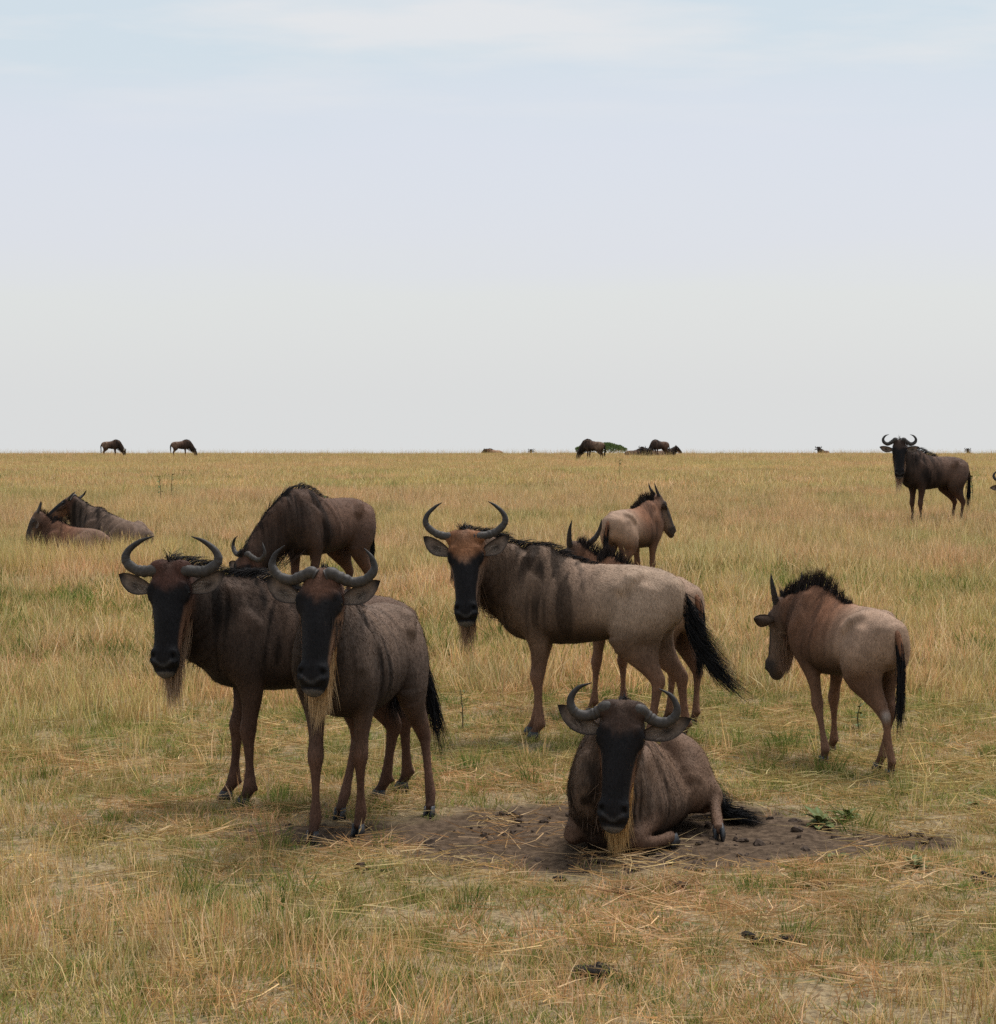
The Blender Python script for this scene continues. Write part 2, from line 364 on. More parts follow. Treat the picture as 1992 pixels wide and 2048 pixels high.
def wildebeest(label, group=None, pos=(0, 0), yaw=0., S=.94, vox=.010, feet=None, poll=(.80, 0, 1.27), face=0., pitch=70., roll=0., lie=False, lie_rear=0.0,
               horn=HORN_ADULT, horn_r=.033, boss=0.0, boss_w=.0, vee=False, scuff=False, ear_l=1.0, beard_from=.17, coat_n=None, ear=((.85, -.12), (.85, -.12)), pal=None, tail=None, tail_len=.30, tail_dir=(0, 0, -1), mane='droop', mane_len=.12, beard=.20, beard_n=420,
               hair=1.0, head_s=1.0, belly=0., stripe=1.0, seed=1, lie_legs=None, young=False, fringe=True, simple=False, ztilt=None, cheek=.7):
    r = np.random.default_rng(seed); C = dict(PAL); C.update(pal or {})
    for q in ('back', 'flank', 'belly', 'neck', 'leg', 'jaw', 'rump'):
        if C[q] is not None: C[q] = tuple(np.array(C[q]) * np.array([1.09, .97, .86]))
    for q, v in (('flank', .82), ('belly', .6), ('neck', .8), ('leg', 1.0), ('jaw', .9)): C[q] = tuple(np.array(C[q]) * v)  # flank, neck and belly darkened further: top-light shading put into the coat colours
    rad = math.radians; yawr = rad(yaw)
    root = bpy.data.objects.new('wildebeest', None); COL.objects.link(root); root.empty_display_size = .3
    gz = float(ground_z(pos[0], pos[1]))
    root.location = (pos[0], pos[1], gz); root.rotation_euler = (0, 0, yawr); root.scale = (S, S, S)
    tag(root, label, 'wildebeest', group)
    def local(w):                                             # world xy -> body frame
        d = np.array([w[0] - pos[0], w[1] - pos[1]]); c, s = math.cos(-yawr), math.sin(-yawr)
        return np.array([c * d[0] - s * d[1], s * d[0] + c * d[1]]) / S
    dz = -.60 if lie else 0.0
    yv = (0, 1, 0)
    G = {}
    # torso
    rows = []
    for x, zt, zb, hw, eg in [(-.60, .99, .80, .055, 0), (-.555, 1.06, .72, .125, -.05), (-.45, 1.115, .71, .172, -.14), (-.30, 1.135, .69, .188, -.2), (-.12, 1.135, .65 - belly, .210, -.2),
                              (.06, 1.155, .62 - belly, .215, -.22), (.20, 1.19, .615 - belly * .5, .198, -.32), (.32, 1.235, .63, .175, -.42), (.42, 1.235, .66, .155, -.42), (.50, 1.17, .70, .14, -.3), (.56, 1.06, .76, .09, -.1)]:
        sag = -lie_rear * smooth(.2, -.5, x)
        if lie: zb = zb - (zb - .60) * .95
        rows.append([x, 0, (zt + zb + sag) / 2 + dz, hw * (1.06 if lie else 1), (zt - zb + sag) / 2, eg])
    G['torso'] = [Chain(rows, yv, 2, .05)]
    if lie: G['torso'].append(Chain([[-.46, 0, .13, .17, .13], [-.28, 0, .15, .25, .155], [-.02, 0, .165, .275, .17], [.22, 0, .165, .235, .17], [.40, 0, .15, .15, .14]], yv, 2, .07))     # belly spread on the ground
    # head frame in the body frame
    n, f, s = head_frame(rad(face) - yawr, rad(pitch), rad(roll))
    poll = np.array(poll, float); hs = head_s
    H = lambda a, b, c: poll + hs * (np.asarray(a)[..., None] * n + np.asarray(b)[..., None] * s + np.asarray(c)[..., None] * f)
    hr = []
    for t, hw, fr, bk, eg in [(-.012, .05, -.012, -.07, 0), (.012, .074, .020, -.095, .0), (.055, .094, .044, -.13, .03), (.115, .110, .060, -.155, .06), (.18, .099, .064, -.165, .04), (.25, .084, .066, -.155, .0),
                              (.34, .0715, .062, -.13, .0), (.41, .067, .054, -.112, .05), (.46, .071, .048, -.10, .05), (.50, .073, .038, -.09, .0), (.530, .064, .016, -.082, 0), (.553, .050, -.004, -.074, 0), (.572, .028, -.028, -.060, 0)]:
        p = H(t, 0, (fr + bk) / 2); hr.append([*p, hw * hs, (fr - bk) / 2 * hs, eg])
    G['head'] = [Chain(hr, s, 2, .045)]
    for sg in (-1, 1):                                        # brow ridge, cheek, horn boss
        G['head'].append(Chain([[*H(.085, sg * .080, .032), .018, .015], [*H(.125, sg * .099, .016), .020, .017], [*H(.165, sg * .094, .0), .016, .014]], f, 2, .03))
        if not young:
            G['head'].append(Chain([[*H(.016 - boss * .7, sg * (.026 + boss), .0), .018 + boss * .9, .024 + boss], [*H(.016 - boss * .6, sg * (.045 + boss * .5 + boss_w * .6), -.002), .020 + boss * .8, .026 + boss], [*H(.016, sg * (.06 + boss_w), -.006), .020 + boss * .4, .024 + boss * .5]], f, 2, .014))
        else:
            G['head'].append(Chain([[*H(.01, sg * .04, .0), .034, .036], [*H(-.015, sg * .055, -.008), .03, .03]], f, 2, .03))
        G['head'].append(Chain([[*H(.455, sg * .045, .03), .026, .022], [*H(.50, sg * .048, .022), .026, .022]], s, 2, .03))   # nostril wings
    cuts = [Chain([[*H(.468, sg * .050, .050), .009, .016], [*H(.492, sg * .062, .036), .010, .016]], s, 2, .01) for sg in (-1, 1)]
    cuts.append(Chain([[*H(.536, -.052, .004), .004, .012], [*H(.543, 0, .014), .004, .012], [*H(.536, .052, .004), .004, .012]], n, 3, .012))
    # neck
    ne = H(.075, 0, -.075); b0 = np.array([.28, 0, .95 + dz]); b1 = np.array([.46, 0, .98 + dz])
    dirn = unit(ne - b1); mid = b1 * .45 + ne * .55 + np.array([0, 0, .02]); un = unit(np.array([0, 1., 0]) * .6 + s * .4)
    if abs(dirn[2]) < .95:
        un = unit(np.cross([0, 0, 1.], np.array([dirn[0], dirn[1], 0])))
    ue = unit(un * .5 + s * .5) if un @ s > -.3 else un
    dpt = .85 if young else 1.0
    nrows = [[*b0, .15, .26 * dpt + .02, -.2], [*b1, .128, .235 * dpt, -.25], [*mid, .098, .18 * dpt, -.15], [*(ne), .082, .125, 0], [*(ne * .55 + H(.10, 0, -.06) * .45 + .03 * unit(dirn)), .07, .10, 0]]
    G['neck'] = [Chain(nrows, [yv, yv, un, ue, ue], 4, .06)]
    for sg in (-1, 1):
        q = -lie_rear
        G['torso'].append(Chain([[-.36, sg * .10, 1.085 + dz + q * .8, .035, .028], [-.33, sg * .155, 1.055 + dz + q * .8, .045, .035], [-.28, sg * .175, .99 + dz + q * .7, .04, .03]], (1, 0, 0), 2, .06))     # hip bone
        G['torso'].append(Chain([[.36, sg * .075, 1.16 + dz, .05, .03], [.38, sg * .135, 1.02 + dz, .055, .03], [.42, sg * .145, .88 + dz, .055, .035]], (1, 0, 0), 2, .05))     # shoulder blade
    # legs
    FR = [(.27, .118, 1.00, .060, .12), (.37, .136, .87, .062, .10), (.30, .142, .74, .056, .09), (.275, .128, .62, .046, .064), (.28, .118, .50, .035, .045), (.291, .115, .415, .042, .046), (.286, .115, .345, .027, .032),
          (.28, .115, .23, .0185, .024), (.278, .115, .12, .029, .036), (.298, .115, .07, .025, .028), (.312, .115, .045, .027, .032)]
    HR = [(-.40, .098, .97, .09, .17), (-.375, .135, .83, .098, .175), (-.31, .150, .69, .078, .125), (-.375, .130, .57, .052, .075), (-.445, .117, .49, .038, .054), (-.502, .115, .42, .034, .050), (-.497, .115, .355, .024, .034),
          (-.482, .115, .24, .021, .026), (-.468, .115, .125, .027, .033), (-.445, .115, .07, .025, .028), (-.43, .115, .045, .027, .032)]
    hoof_at = []
    if not lie:
        rest = {'FL': (.312, .115), 'FR': (.312, -.115), 'HL': (-.43, .115), 'HR': (-.43, -.115)}
        for nm in ('FL', 'FR', 'HL', 'HR'):
            T = FR if nm[0] == 'F' else HR; sg = 1 if nm[1] == 'L' else -1
            want = np.array(rest[nm]) if not feet or nm not in feet or feet[nm] is None else local(feet[nm])
            off = want - np.array(rest[nm]); rows = []
            zlo = 0.0
            for (x, y, z, a, b) in T:
                w = float(np.clip((.86 - z) / .80, 0, 1)); rows.append([x + off[0] * w, sg * y + off[1] * w, z, a, b])
            ch = [Chain(rows, yv, 3, .024)]
            if nm[0] == 'H':
                ch.append(Chain([[-.53, sg * .065, 1.0, .06, .07], [-.52, sg * .085, .86, .07, .075], [-.46 + off[0] * .2, sg * .105 + off[1] * .2, .68, .05, .06], [-.47 + off[0] * .5, sg * .11 + off[1] * .5, .50, .02, .025]], yv, 3, .06))
            dc = rows[-3]; ch.append(Chain([[dc[0] - .02, dc[1], dc[2] - .005, .02, .014], [dc[0] - .04, dc[1], dc[2] - .02, .014, .01]], yv, 2, .02))   # dew claws
            G[nm] = ch
            ank = np.array(rows[-1][:3]); hoof_at.append((ank, unit(np.array([1, 0, 0.]) + .3 * np.array([off[0] * 0, off[1], 0]))))
    else:
        for nm, rows in (lie_legs or LIE).items():
            G[nm] = [Chain(rows['c'], rows.get('u', yv), 3, .03)]
            if rows.get('extra'): G[nm].append(Chain(rows['extra'], yv, 3, .05))
            hoof_at.append((np.array(rows['c'][-1][:3], float), unit(rows['hd']), rows.get('hup', (0, 0, 1))))
    V, Q, Tr = build_surface(G, cuts, vox)
    # relax the lattice a little
    e = np.vstack([Q[:, [0, 1]], Q[:, [1, 2]], Q[:, [2, 3]], Q[:, [3, 0]]])
    for lam in (.5, .5):
        acc = np.zeros_like(V); cnt = np.zeros(len(V))
        for a, b in ((0, 1), (1, 0)):
            for k in range(3): acc[:, k] += np.bincount(e[:, a], V[e[:, b], k], len(V))
            cnt += np.bincount(e[:, a], minlength=len(V))
        V = V + lam * (acc / np.maximum(cnt, 1)[:, None] - V)
    # colours from where on the body each point lies
    nv = len(V); W = np.zeros(nv); RGB = np.zeros((nv, 3)); STR = np.zeros(nv)
    L3 = lambda a, b, t: np.asarray(a)[None] * (1 - t[:, None]) + np.asarray(b)[None] * t[:, None]
    head_d = G['head'][0].ev(V)
    for nm, g in G.items():
        evs = [c.ev(V) for c in g]; d = np.min([q[0] for q in evs], axis=0)
        w = np.exp(-np.clip(d, 0, .3) / .012) * (d < .2)
        x, z = V[:, 0], V[:, 2] - dz
        if nm == 'torso':
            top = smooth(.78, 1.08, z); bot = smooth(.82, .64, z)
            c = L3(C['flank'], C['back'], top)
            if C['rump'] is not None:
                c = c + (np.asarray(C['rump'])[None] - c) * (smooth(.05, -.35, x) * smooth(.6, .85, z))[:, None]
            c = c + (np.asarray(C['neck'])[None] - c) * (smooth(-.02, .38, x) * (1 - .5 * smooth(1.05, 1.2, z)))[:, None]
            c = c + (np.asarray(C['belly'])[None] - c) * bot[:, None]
            st = .25 + .75 * smooth(-.25, .2, x) * smooth(.62, .8, z)
        elif nm == 'neck':
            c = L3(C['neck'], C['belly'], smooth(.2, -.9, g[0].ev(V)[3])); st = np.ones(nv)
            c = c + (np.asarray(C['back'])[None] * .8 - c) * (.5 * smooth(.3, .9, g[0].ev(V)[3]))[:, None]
        elif nm == 'head':
            q = (V - poll) / hs; t = q @ n; a = q @ s; bf = q @ f
            c = np.tile(np.asarray(C['jaw'], float), (nv, 1))
            hwt = np.interp(t, [0, .115, .18, .25, .34, .41, .5], [.09, .115, .10, .084, .07, .066, .075])
            wig = .03 * (vnoise(a * 60 + 3, t * 25, seed) - .5)
            front = smooth(-.022, .012, bf + .022 * (1 - np.abs(a) / hwt) + .4 * wig) * (smooth(.13, .19, t + .75 * np.abs(a) - .035 + wig) if vee else smooth(.095, .165, t + .55 * np.abs(a) + wig))
            front = np.maximum(front, smooth(.40, .45, t) * smooth(-.1, -.05, bf))
            foretop = smooth(.22, .05, t - .25 * np.abs(a) * 0)
            c = c + (np.asarray(C['fore'])[None] - c) * smooth(.24, .10, t)[:, None]
            c = c + (np.asarray(C['face'])[None] - c) * front[:, None]
            eyeb = np.exp(-(((t - .135) / .035) ** 2 + ((np.abs(a) - .105) / .03) ** 2 + ((bf - .01) / .05) ** 2))
            c = c + (np.asarray(C['face'])[None] - c) * (.9 * eyeb)[:, None]
            # naked nose pad rim and the paler lower lip
            pad = np.exp(-((t - (.522 - .75 * np.maximum(np.abs(a) - .012, 0))) / .009) ** 2) * smooth(.078, .06, np.abs(a)) * smooth(-.02, .015, bf)
            nos = np.exp(-(((t - (.470 + .25 * (np.abs(a) - .045))) / .016) ** 2 + ((np.abs(a) - .052) / .013) ** 2)) * smooth(-.02, .02, bf)
            c = c + (np.array([[.065, .063, .065]]) - c) * (.7 * pad)[:, None]
            c = c * (1 - .8 * nos[:, None])
            lip = smooth(.549, .558, t) * smooth(-.06, -.02, bf)
            c = c + (np.array([[.12, .108, .098]]) - c) * (.9 * lip)[:, None]
            chin = smooth(.40, .55, t) * smooth(-.05, -.09, bf)
            c = c * (1 - .5 * chin[:, None]); st = .12 * np.ones(nv); w = w * 1.5
        else:
            lw = smooth(.72, .30, z) if not lie else np.full(nv, .6)
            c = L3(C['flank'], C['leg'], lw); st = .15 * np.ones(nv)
            if C['rump'] is not None and nm[0] == 'H':
                c = c + (np.asarray(C['rump'])[None] - c) * (.9 * smooth(.62, .85, z))[:, None]
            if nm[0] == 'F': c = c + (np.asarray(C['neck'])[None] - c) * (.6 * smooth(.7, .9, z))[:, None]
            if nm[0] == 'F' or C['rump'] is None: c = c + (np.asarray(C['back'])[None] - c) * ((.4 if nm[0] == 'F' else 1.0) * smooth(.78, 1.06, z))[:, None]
            if scuff and nm == 'HL':
                hk = g[0].P[15]; c = c + (np.array([[.34, .30, .27]]) - c) * (.85 * np.exp(-np.sum(((V - hk - np.array([-.03, .01, 0])) / np.array([.03, .035, .035])) ** 2, 1)))[:, None]
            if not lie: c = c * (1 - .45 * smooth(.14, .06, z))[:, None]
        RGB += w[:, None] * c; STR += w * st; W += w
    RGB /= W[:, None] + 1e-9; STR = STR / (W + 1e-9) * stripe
    wob_ = .25 * (vnoise(V[:, 0] * 3, V[:, 2] * 4, seed) - .5)
    sn = .6 * vnoise((V[:, 0] + wob_ * .12) * 19 + V[:, 1] * 9, V[:, 2] * 1.7 + seed, seed) + .4 * vnoise((V[:, 0] + wob_ * .1) * 43 - V[:, 1] * 25, V[:, 2] * 3.5, seed + 5)
    sk = smooth(.50, .72, sn) * STR
    RGB = RGB * (1 - .72 * sk[:, None]) * (1 + .10 * STR * smooth(.45, .25, sn))[:, None]
    if vox < .0125:
        tm = new_mesh('tmp', V, Q); vn0 = np.empty(len(V) * 3, np.float32); tm.vertex_normals.foreach_get('vector', vn0); bpy.data.meshes.remove(tm); vn0 = vn0.reshape(-1, 3)
        fold = vnoise((V[:, 0] + wob_ * .15) * 15 + V[:, 1] * 6, V[:, 2] * 1.1 + 7, seed + 9); fm = smooth(.3, .8, STR / max(stripe, .01)) * (head_d[0] > .02)
        rib = np.sin(V[:, 0] * 62 + V[:, 2] * 6) * smooth(-.28, -.15, V[:, 0]) * smooth(.22, .1, V[:, 0]) * smooth(.72, .8, V[:, 2] - dz) * smooth(1.1, 1.0, V[:, 2] - dz)
        V = V + vn0 * (.013 * (smooth(.3, .65, fold) - .6) * fm + .0022 * rib)[:, None]
    faces = Q.tolist() + (Tr.tolist() if len(Tr) else [])
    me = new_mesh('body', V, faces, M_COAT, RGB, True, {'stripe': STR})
    body = obj('body', me, root)
    cn = coat_n if coat_n is not None else (36000 if vox < .0101 else 26000 if vox < .0125 else 8000 if vox < .017 else 0)
    if cn:
        vn_ = np.empty(len(V) * 3, np.float32); me.vertex_normals.foreach_get('vector', vn_); vn_ = vn_.reshape(-1, 3).astype(float)
        pick = r.integers(0, len(V), cn); rt = V[pick] + r.normal(0, vox * .35, (cn, 3)); nn = vn_[pick]
        flow = np.tile(np.array([-.6, 0, -.75]), (cn, 1)); zz = V[pick, 2] - dz; lowm = zz < .66; flow[lowm] = (0, 0, -1)
        onh = head_d[0][pick] < .012; flow[onh] = n
        flow = unit(flow - nn * np.sum(flow * nn, 1)[:, None] + r.normal(0, .12, (cn, 3)))
        neckm = (STR[pick] / max(stripe, .01) > .8); ln = r.uniform(.008, .017, cn) * np.where(neckm, 1.9, 1.0) * np.where(onh, .55, 1) * np.where(lowm, .6, 1)
        hv = strands(rt - nn * .002, flow + nn * .10, flow + nn * .04, ln, .0016 if vox < .0125 else .003, RGB[pick] * .95, RGB[pick] * 1.15, 1, 0, .04, r)
        obj('coat_hair', new_mesh('coat_hair', hv[0], hv[1], M_HAIR, hv[2]), body)
    # horns
    for sg in (1, -1):
        hp = horn if not isinstance(horn, dict) else horn[sg]
        P = catmull([H(-u, sg * l, ff) for l, u, ff in hp], 12); m = len(P); tt = np.linspace(0, 1, m)
        rr = horn_r * hs * np.interp(tt, [0, .15, .3, .6, .85, 1], [1.0, 1.05, .95, .74, .40, .06])
        rr = rr * (1 + .075 * np.sin(tt * 62 + 2 * np.sin(tt * 23)) * smooth(.8, .3, tt))
        hv, hf = tube(P, rr, 14)
        tcol = np.concatenate([np.repeat(tt, 14), [0, 1]])
        hc = L3(np.array(C['horn']), np.array(C['horn']) * .35, smooth(.45, 1, tcol))
        obj('horn', new_mesh('horn', hv, hf, M_HORN, hc), root)
    # ears
    nu, nvv = 12, 9
    for sg in (1, -1):
        lat, up = ear[0] if sg == 1 else ear[1]
        fw = -.25 if len(ear[0]) < 3 else 0
        ed = unit(sg * s * lat - n * up + f * (-.18)); base = H(.116, sg * .096, -.032)
        fac = unit(f - ed * (f @ ed)); wv = np.cross(fac, ed) * sg      # wv: towards the crown side
        EL, EW = .215 * hs * ear_l, .050 * hs
        uu, vv = np.meshgrid(np.linspace(0, 1, nu), np.linspace(-1, 1, nvv), indexing='ij')
        prof = np.interp(uu, [0, .12, .3, .5, .7, .85, .95, 1], [.40, .60, .90, 1.0, .84, .55, .26, .03])
        cup = (.040 * hs) * prof * (vv ** 2 - .55) * (1 - .45 * uu) + .02 * hs * uu ** 2
        pts = base + ed * (uu * EL)[..., None] + wv * ((vv * prof - .30 * np.sin(np.pi * np.minimum(uu * 1.05, 1))) * EW)[..., None] + fac * cup[..., None]
        back = pts - fac * (.009 * hs * (1 - vv ** 2 * .8) * (1 - .6 * uu) + .002)[..., None]
        EV = np.vstack([pts.reshape(-1, 3), back.reshape(-1, 3)]); ef = []; o2 = nu * nvv
        for i in range(nu - 1):
            for j in range(nvv - 1):
                a = i * nvv + j; ef.append([a, a + 1, a + nvv + 1, a + nvv]); ef.append([o2 + a, o2 + a + nvv, o2 + a + nvv + 1, o2 + a + 1])
        rim = [i * nvv for i in range(nu)] + [(nu - 1) * nvv + j for j in range(1, nvv)] + [i * nvv + nvv - 1 for i in range(nu - 2, -1, -1)] + [j for j in range(nvv - 2, 0, -1)]
        for i in range(len(rim)):
            a, b = rim[i], rim[(i + 1) % len(rim)]; ef.append([a, o2 + a, o2 + b, b])
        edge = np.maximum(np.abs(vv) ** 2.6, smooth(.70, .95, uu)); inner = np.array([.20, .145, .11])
        hollow_shade = np.maximum(np.exp(-(((uu - .50) / .17) ** 2 + ((vv + .0) / .42) ** 2)), .6 * smooth(.35, .0, uu))  # shade inside the ear cup, painted into the inner colour
        ci = inner[None, None] * (1 - .9 * hollow_shade)[..., None]; ci = ci * (1 - edge[..., None]) + np.array([.022, .018, .016]) * edge[..., None]
        cb = np.broadcast_to(np.array(C['jaw']) * .55, ci.shape) * (1 - .6 * smooth(.6, 1, uu))[..., None]
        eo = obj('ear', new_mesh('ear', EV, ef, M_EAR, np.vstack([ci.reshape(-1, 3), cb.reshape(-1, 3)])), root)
        if not simple:
            k = 70; ru_ = r.uniform(.08, .5, k); rv_ = r.uniform(-.75, .75, k)
            pr = np.interp(ru_, [0, .12, .3, .5, .7], [.42, .62, .93, 1.05, .92])
            er = base + ed * (ru_ * EL)[:, None] + wv * ((rv_ * pr - .30 * np.sin(np.pi * ru_)) * EW)[:, None] + fac * ((.040 * hs) * pr * (rv_ ** 2 - .55) * (1 - .45 * ru_) + .02 * hs * ru_ ** 2)[:, None]
            hv = strands(er, ed * .8 + fac * .6 - wv * rv_[:, None] * .6, ed + fac * .1 - wv * rv_[:, None], r.uniform(.02, .05, k), .0016, (.27, .22, .18), nseg=2, wob=.1, r=r)
            obj('ear_hair', new_mesh('ear_hair', *hv[:2], M_HAIR, hv[2]), eo)
        # eye
        if vox < .025:
            ec = H(.132, sg * .0985, .012); a = np.linspace(0, np.pi, 9); bb = np.linspace(0, 2 * np.pi, 12, endpoint=False)
            S3 = np.array([[math.sin(i) * math.cos(j), math.sin(i) * math.sin(j), math.cos(i)] for i in a for j in bb]) * .019 * hs
            sf = [[i * 12 + j, i * 12 + (j + 1) % 12, (i + 1) * 12 + (j + 1) % 12, (i + 1) * 12 + j] for i in range(8) for j in range(12)]
            obj('eye', new_mesh('eye', S3 + ec, sf, M_EYE, np.full((len(S3), 3), .006)), root)
    # hooves: two claws each
    for k, hk in enumerate(hoof_at):
        ank, hd = hk[0], hk[1]; up = unit(np.array(hk[2] if len(hk) > 2 else (0, 0, 1.), float)); lt = unit(np.cross(up, hd)); hd = np.cross(lt, up)
        HV, HF = [], []
        for sg in (-1, 1):
            o3 = len(HV)
            for zz, fl, bl, wd in ((.012, .028, -.03, .025), (-.02, .045, -.034, .028), (-.046, .062, -.036, .030)):
                for al in np.linspace(0, 2 * np.pi, 10, endpoint=False):
                    ca, sa = math.cos(al), math.sin(al); fx = fl * ca if ca > 0 else -bl * ca
                    taper = 1 - .55 * max(ca, 0) ** 2
                    HV.append(ank + up * zz + hd * fx + lt * (sg * (.0155 + .004 * max(ca, 0)) + wd * .5 * sa * taper))
            for i in range(2):
                for j in range(10):
                    HF.append([o3 + i * 10 + j, o3 + i * 10 + (j + 1) % 10, o3 + (i + 1) * 10 + (j + 1) % 10, o3 + (i + 1) * 10 + j])
            HF.append([o3 + j for j in range(9, -1, -1)]); HF.append([o3 + 20 + j for j in range(10)])
        if vox < .025:
            obj('hoof', new_mesh('hoof', HV, HF, M_HOOF, np.tile([[.032, .034, .038]], (len(HV), 1)), True), root)
    # mane along the crest of the neck and withers
    hw_ = .0035 if vox < .012 else (.005 if vox < .02 else .012)
    nk = G['neck'][0]; m = len(nk.P); crest = []
    Tn = unit(np.gradient(nk.P, axis=0))
    for i in range(m - 2, 3, -1):
        u_ = unit(nk.U[i] - Tn[i] * (nk.U[i] @ Tn[i])); v_ = np.cross(Tn[i], u_); crest.append(nk.P[i] + v_ * nk.rv[i])
    last = [x for x in (.36, .28, .2, .1, .0, -.08)]
    tz = lambda x: np.interp(x, [-.45, -.12, .06, .20, .32, .42], [1.12, 1.14, 1.155, 1.19, 1.235, 1.235]) + dz - lie_rear * smooth(.2, -.5, x)
    crest = [H(-.02, 0, -.05)] + [c for c in crest if c[0] > .42 or c[2] < tz(.42) - .1] + [np.array([x, 0, tz(x)]) for x in last]
    crest = np.array(crest); seg = np.concatenate([[0], np.cumsum(np.linalg.norm(np.diff(crest, axis=0), axis=1))]); Ltot = seg[-1]
    nm_ = int((900 if mane == 'erect' else 620) * hair)
    uu = np.sort(r.uniform(0, 1, nm_)) * Ltot
    R = np.stack([np.interp(uu, seg, crest[:, k]) for k in range(3)], 1)
    tang = unit(np.stack([np.interp(np.minimum(uu + .02, Ltot), seg, crest[:, k]) - np.interp(np.maximum(uu - .02, 0), seg, crest[:, k]) for k in range(3)], 1))
    R = R + r.normal(0, .016, R.shape) * np.array([.6, 1, .2]); R = to_surface(G, R)
    fr = uu / Ltot
    Lm = mane_len * np.interp(fr, [0, .08, .3, .6, .8, 1], [.35, .8, 1.05, 1, .75, .25]) * r.uniform(.6, 1.25, nm_)
    upv = np.array([0, 0, 1.]); sidev = np.zeros((nm_, 3)); sidev[:, 1] = r.choice([-1, 1], nm_) * r.uniform(.1, .6, nm_)
    if mane == 'erect':
        d0 = upv + tang * .25; d1 = upv * .9 + tang * .55 + sidev * .3
        mc, mt = np.array(C['mane']), np.array(C['mane']) * 1.2 + np.array([.02, .008, .003])
    else:
        d0 = upv * .75 + tang * .7; d1 = tang * .9 + sidev * .9 - upv * .35
        mc, mt = np.array(C['mane']), np.array(C['mane']) * 1.1
    hv = strands(R, d0, d1, Lm, hw_ * 1.15, mc, mt, 4, 7, .045, r)
    obj('mane', new_mesh('mane', hv[0], hv[1], M_HAIR, hv[2]), root)
    # beard under jaw and throat
    if beard > 0:
        nb = int(beard_n * hair); tt = r.uniform(.0, 1.0, nb); lat_ = np.clip(r.normal(0, .048, nb), -.085, .085)
        jt = beard_from + (.47 - beard_from) * tt; bk = np.interp(jt, [.12, .18, .25, .34, .41, .47], [-.155, -.165, -.15, -.125, -.108, -.1])
        Rb = to_surface(G, H(jt, lat_, bk + .01))
        ln = beard * np.interp(tt, [0, .4, .75, 1], [.75, 1.0, .95, .6]) * r.uniform(.5, 1.12, nb) * (1 - .3 * np.abs(lat_) / .085)
        down = np.array([0, 0, -1.]); conv = H(.40, 0, -.16) + down * .2 - Rb; conv[:, 2] = 0
        hb = strands(Rb, down * .7 - f * .25 + n * .35, down + conv * 2.6, ln, hw_ * 1.1, np.array(C['beard']), np.array(C['beard_tip']), 4, 9, .05, r)
        parts = [hb]
        ncb = int(160 * hair)                                  # long paler hair along the cheeks
        if cheek > 0:
            jt = r.uniform(.16, .42, ncb); sg = r.choice([-1, 1], ncb)
            Rc = to_surface(G, H(jt, sg * np.interp(jt, [.16, .3, .42], [.085, .055, .05]), r.uniform(-.11, -.05, ncb)))
            parts.append(strands(Rc, n * .8 - f * .25 + sg[:, None] * s * .12, n * .7 + down * .5 - f * .1, r.uniform(.03, .07, ncb) * cheek, hw_, np.array(C['jaw']) * 1.05, np.array(C['jaw']) * 1.3, 3, 4, .05, r))
        hb = join_mixed(parts)
        obj('beard', new_mesh('beard', hb[0], hb[1], M_HAIR, hb[2]), root)
    if fringe:
        nf = int(520 * hair); iu = r.uniform(.22, .9, nf); idx = iu * (m - 1)
        Pn = np.stack([np.interp(idx, np.arange(m), nk.P[:, k]) for k in range(3)], 1); rv_ = np.interp(idx, np.arange(m), nk.rv)
        tn = np.stack([np.interp(idx, np.arange(m), Tn[:, k]) for k in range(3)], 1); uu_ = np.stack([np.interp(idx, np.arange(m), nk.U[:, k]) for k in range(3)], 1)
        vn = unit(np.cross(tn, uu_)); Rf = to_surface(G, Pn - vn * rv_[:, None] + unit(uu_) * r.normal(0, .03, nf)[:, None])
        hf_ = strands(Rf, -vn * .6 + np.array([0, 0, -.6]), np.array([0, 0, -1.]) + tn * .12, r.uniform(.03, .10, nf), hw_, np.array(C['belly']), np.array(C['neck']) * 1.5, 3, 6, .06, r)
        obj('throat_fringe', new_mesh('throat_fringe', hf_[0], hf_[1], M_HAIR, hf_[2]), root)
    # tail with its tuft
    tp = np.array(tail if tail is not None else [(-.56, 0, .36), (-.64, .05, .26), (-.66, .12, .10), (-.60, .22, .05)] if lie else [(-.575, 0, 1.01), (-.64, 0, .97), (-.685, 0, .86), (-.69, 0, .72), (-.685, 0, .58)], float)
    P = catmull(tp, 5); tt = np.linspace(0, 1, len(P))
    tv, tf = tube(P, np.interp(tt, [0, .2, .6, 1], [.036, .026, .018, .010]), 10)
    to = obj('tail', new_mesh('tail', tv, tf, M_COAT, np.tile([np.array(C['back']) * .8], (len(tv), 1)), True, {'stripe': np.zeros(len(tv))}), root)
    ntu = int(950 * hair); iu = r.beta(2.2, 1.2, ntu); iu = np.sort(iu); tR = np.stack([np.interp(iu, tt, P[:, k]) for k in range(3)], 1) + r.normal(0, .010, (ntu, 3))
    tT = unit(np.gradient(P, axis=0)); td = np.stack([np.interp(iu, tt, tT[:, k]) for k in range(3)], 1)
    perm = r.permutation(ntu); tR, td, iu = tR[perm], td[perm], iu[perm]
    ln = tail_len * (.35 + .75 * iu) * r.uniform(.6, 1.1, ntu)
    tu = strands(tR, td, unit(np.array(tail_dir, float)), ln, hw_ * 1.3, np.array([.010, .010, .011]), np.array([.016, .015, .015]), 5, 8, .05, r)
    obj('tail_tuft', new_mesh('tail_tuft', tu[0], tu[1], M_HAIR, tu[2]), to)
    return root
